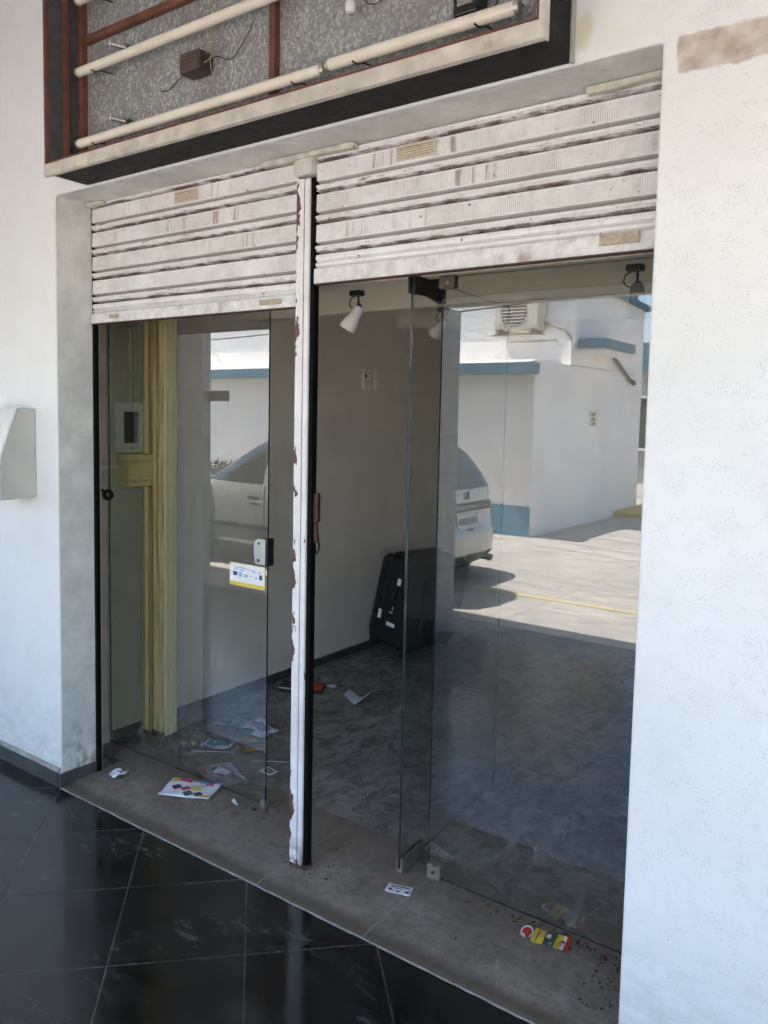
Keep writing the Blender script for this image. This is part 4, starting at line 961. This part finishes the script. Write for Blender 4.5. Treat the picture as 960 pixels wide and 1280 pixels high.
for sgn in (1,-1):
    patch('front_side_window',CARG,side(sgn,lambda z:2.0,lambda z:2.92-1.55*(z-.90)),lin(.90,1.34,8),.006)
    patch('rear_side_window',CARG,side(sgn,lambda z:.50+.75*(z-.9),lambda z:1.92),lin(.90,1.34,8),.006)
    patch('door_seam',CARB,side(sgn,lambda z:1.954,lambda z:1.964),lin(.30,.88,6),.003)
    patch('door_seam',CARB,side(sgn,lambda z:2.95,lambda z:2.96),lin(.40,.86,6),.003)
    patch('door_handle',CARB,side(sgn,lambda z:2.02,lambda z:2.18),lin(.735,.765,2),.014)
    patch('side_moulding',CARB,side(sgn,lambda z:.95,lambda z:3.0),lin(.42,.47,2),.008)
    patch('tail_lamp',LAMPR,rear(sgn*.79,sgn*.68),lin(.64,.82,4),.008)
    mm=MB(); mm.lathe([(.0005,-.03),(.05,-.03),(.07,.02),(.05,.06),(.0005,.06)],(2.83,sgn*.88,.98),(1,0,0),14); mm.build('door_mirror',CARP,CAR,world=False)
    for xw in (.72,3.10):
        ar=MB(); ar.cyl((xw,sgn*.70,.31),(xw,sgn*.836,.31),.355,n=32); ar.build('wheel_arch',CARB,CAR,world=False)
        wm=MB(); wm.cyl((xw,sgn*.66,.29),(xw,sgn*.846,.29),.29,n=32); wo=wm.build('wheel',TYRE,CAR,world=False)
        rm=MB(); rm.cyl((xw,sgn*.846,.29),(xw,sgn*.853,.29),.19,n=24); rm.build('rim',METAL,wo,world=False)
def front(y0,y1): 
    def f(z):
        return (byxy(z,(1,y0),-PI/2,PI/2),byxy(z,(1,y1),-PI/2,PI/2))
    return f
def frontw(z):
    hw=lv(z)[3]-.08; return front(-hw,hw)(z)
patch('windscreen',CARG,frontw,lin(.96,1.38,8),.008)
patch('headlamp',METAL,front(-.78,-.45),lin(.60,.74,4),.010); patch('headlamp',METAL,front(.45,.78),lin(.60,.74,4),.010)
patch('rear_bumper_seam',CARB,rear(.82,-.82),[.535,.548],.004)
patch('lower_valance',CARB,rear(.70,-.70),lin(.215,.30,3),.006)
mm=MB(); mm.cyl((.02,.42,.22),(.30,.42,.24),.035,n=14); mm.build('exhaust_pipe',DKMET,CAR,world=False)
mm=MB(); mm.tube([(1.9,-.2,1.48),(1.88,-.2,1.62),(1.6,-.2,1.80)],.006,6); mm.build('aerial',CARB,CAR,world=False)

# ------------------------------------------------------------------ camera
fpx, yaw, pitch, roll = 1005.67, .62442, -.07961, .020626
C_ = Vector((3.03228,-1.88726,1.6))
fw = Vector((-math.sin(yaw)*math.cos(pitch), math.cos(yaw)*math.cos(pitch), math.sin(pitch)))
rt = Vector((math.cos(yaw), math.sin(yaw), 0)); up = rt.cross(fw)
r2 = math.cos(roll)*rt + math.sin(roll)*up; u2 = -math.sin(roll)*rt + math.cos(roll)*up
cd = bpy.data.cameras.new('Camera'); cam = bpy.data.objects.new('Camera',cd); COL.objects.link(cam)
M = Matrix((r2,u2,-fw)).transposed().to_4x4(); M.translation = C_
cam.matrix_world = M
cd.sensor_fit='VERTICAL'; cd.sensor_height=36; cd.sensor_width=27
cd.lens = fpx/1280*36
cd.shift_x = -(483.57-480)/1280; cd.shift_y = -(640-600.36)/1280
cd.clip_start=.02; cd.clip_end=500
S.camera = cam

# ------------------------------------------------------------------ light
sv = Vector((-.28,.17,1)).normalized()
sd = bpy.data.lights.new('Sun','SUN'); sd.energy=5.0; sd.angle=R(.53); sd.color=(1,.975,.94)
sun = bpy.data.objects.new('Sun',sd); COL.objects.link(sun)
sun.rotation_euler = sv.to_track_quat('Z','Y').to_euler()
Wd = bpy.data.worlds.new('World'); S.world = Wd; Wd.use_nodes = True
nt = Wd.node_tree; nt.nodes.clear()
sky = nt.nodes.new('ShaderNodeTexSky'); sky.sky_type='NISHITA'; sky.sun_disc=False
sky.sun_elevation = math.asin(sv.z); sky.sun_rotation = math.atan2(sv.x,sv.y); sky.altitude=20; sky.air_density=1.0; sky.dust_density=1.2
bg = nt.nodes.new('ShaderNodeBackground'); bg.inputs[1].default_value=.15
wo = nt.nodes.new('ShaderNodeOutputWorld'); nt.links.new(sky.outputs[0],bg.inputs[0]); nt.links.new(bg.outputs[0],wo.inputs[0])

S.view_settings.view_transform='Standard'; S.view_settings.look='None'; S.view_settings.gamma=1; S.view_settings.use_curve_mapping=False
S.view_settings.exposure = 2.67
S.render.engine='CYCLES'
cy=S.cycles; cy.use_denoising=True; cy.denoiser='OPENIMAGEDENOISE'; cy.denoising_input_passes='RGB_ALBEDO'; cy.max_bounces=10; cy.diffuse_bounces=6; cy.glossy_bounces=5; cy.transparent_max_bounces=16
cy.caustics_reflective=False; cy.caustics_refractive=False; cy.sample_clamp_indirect=6; cy.use_adaptive_sampling=True; cy.adaptive_threshold=.006
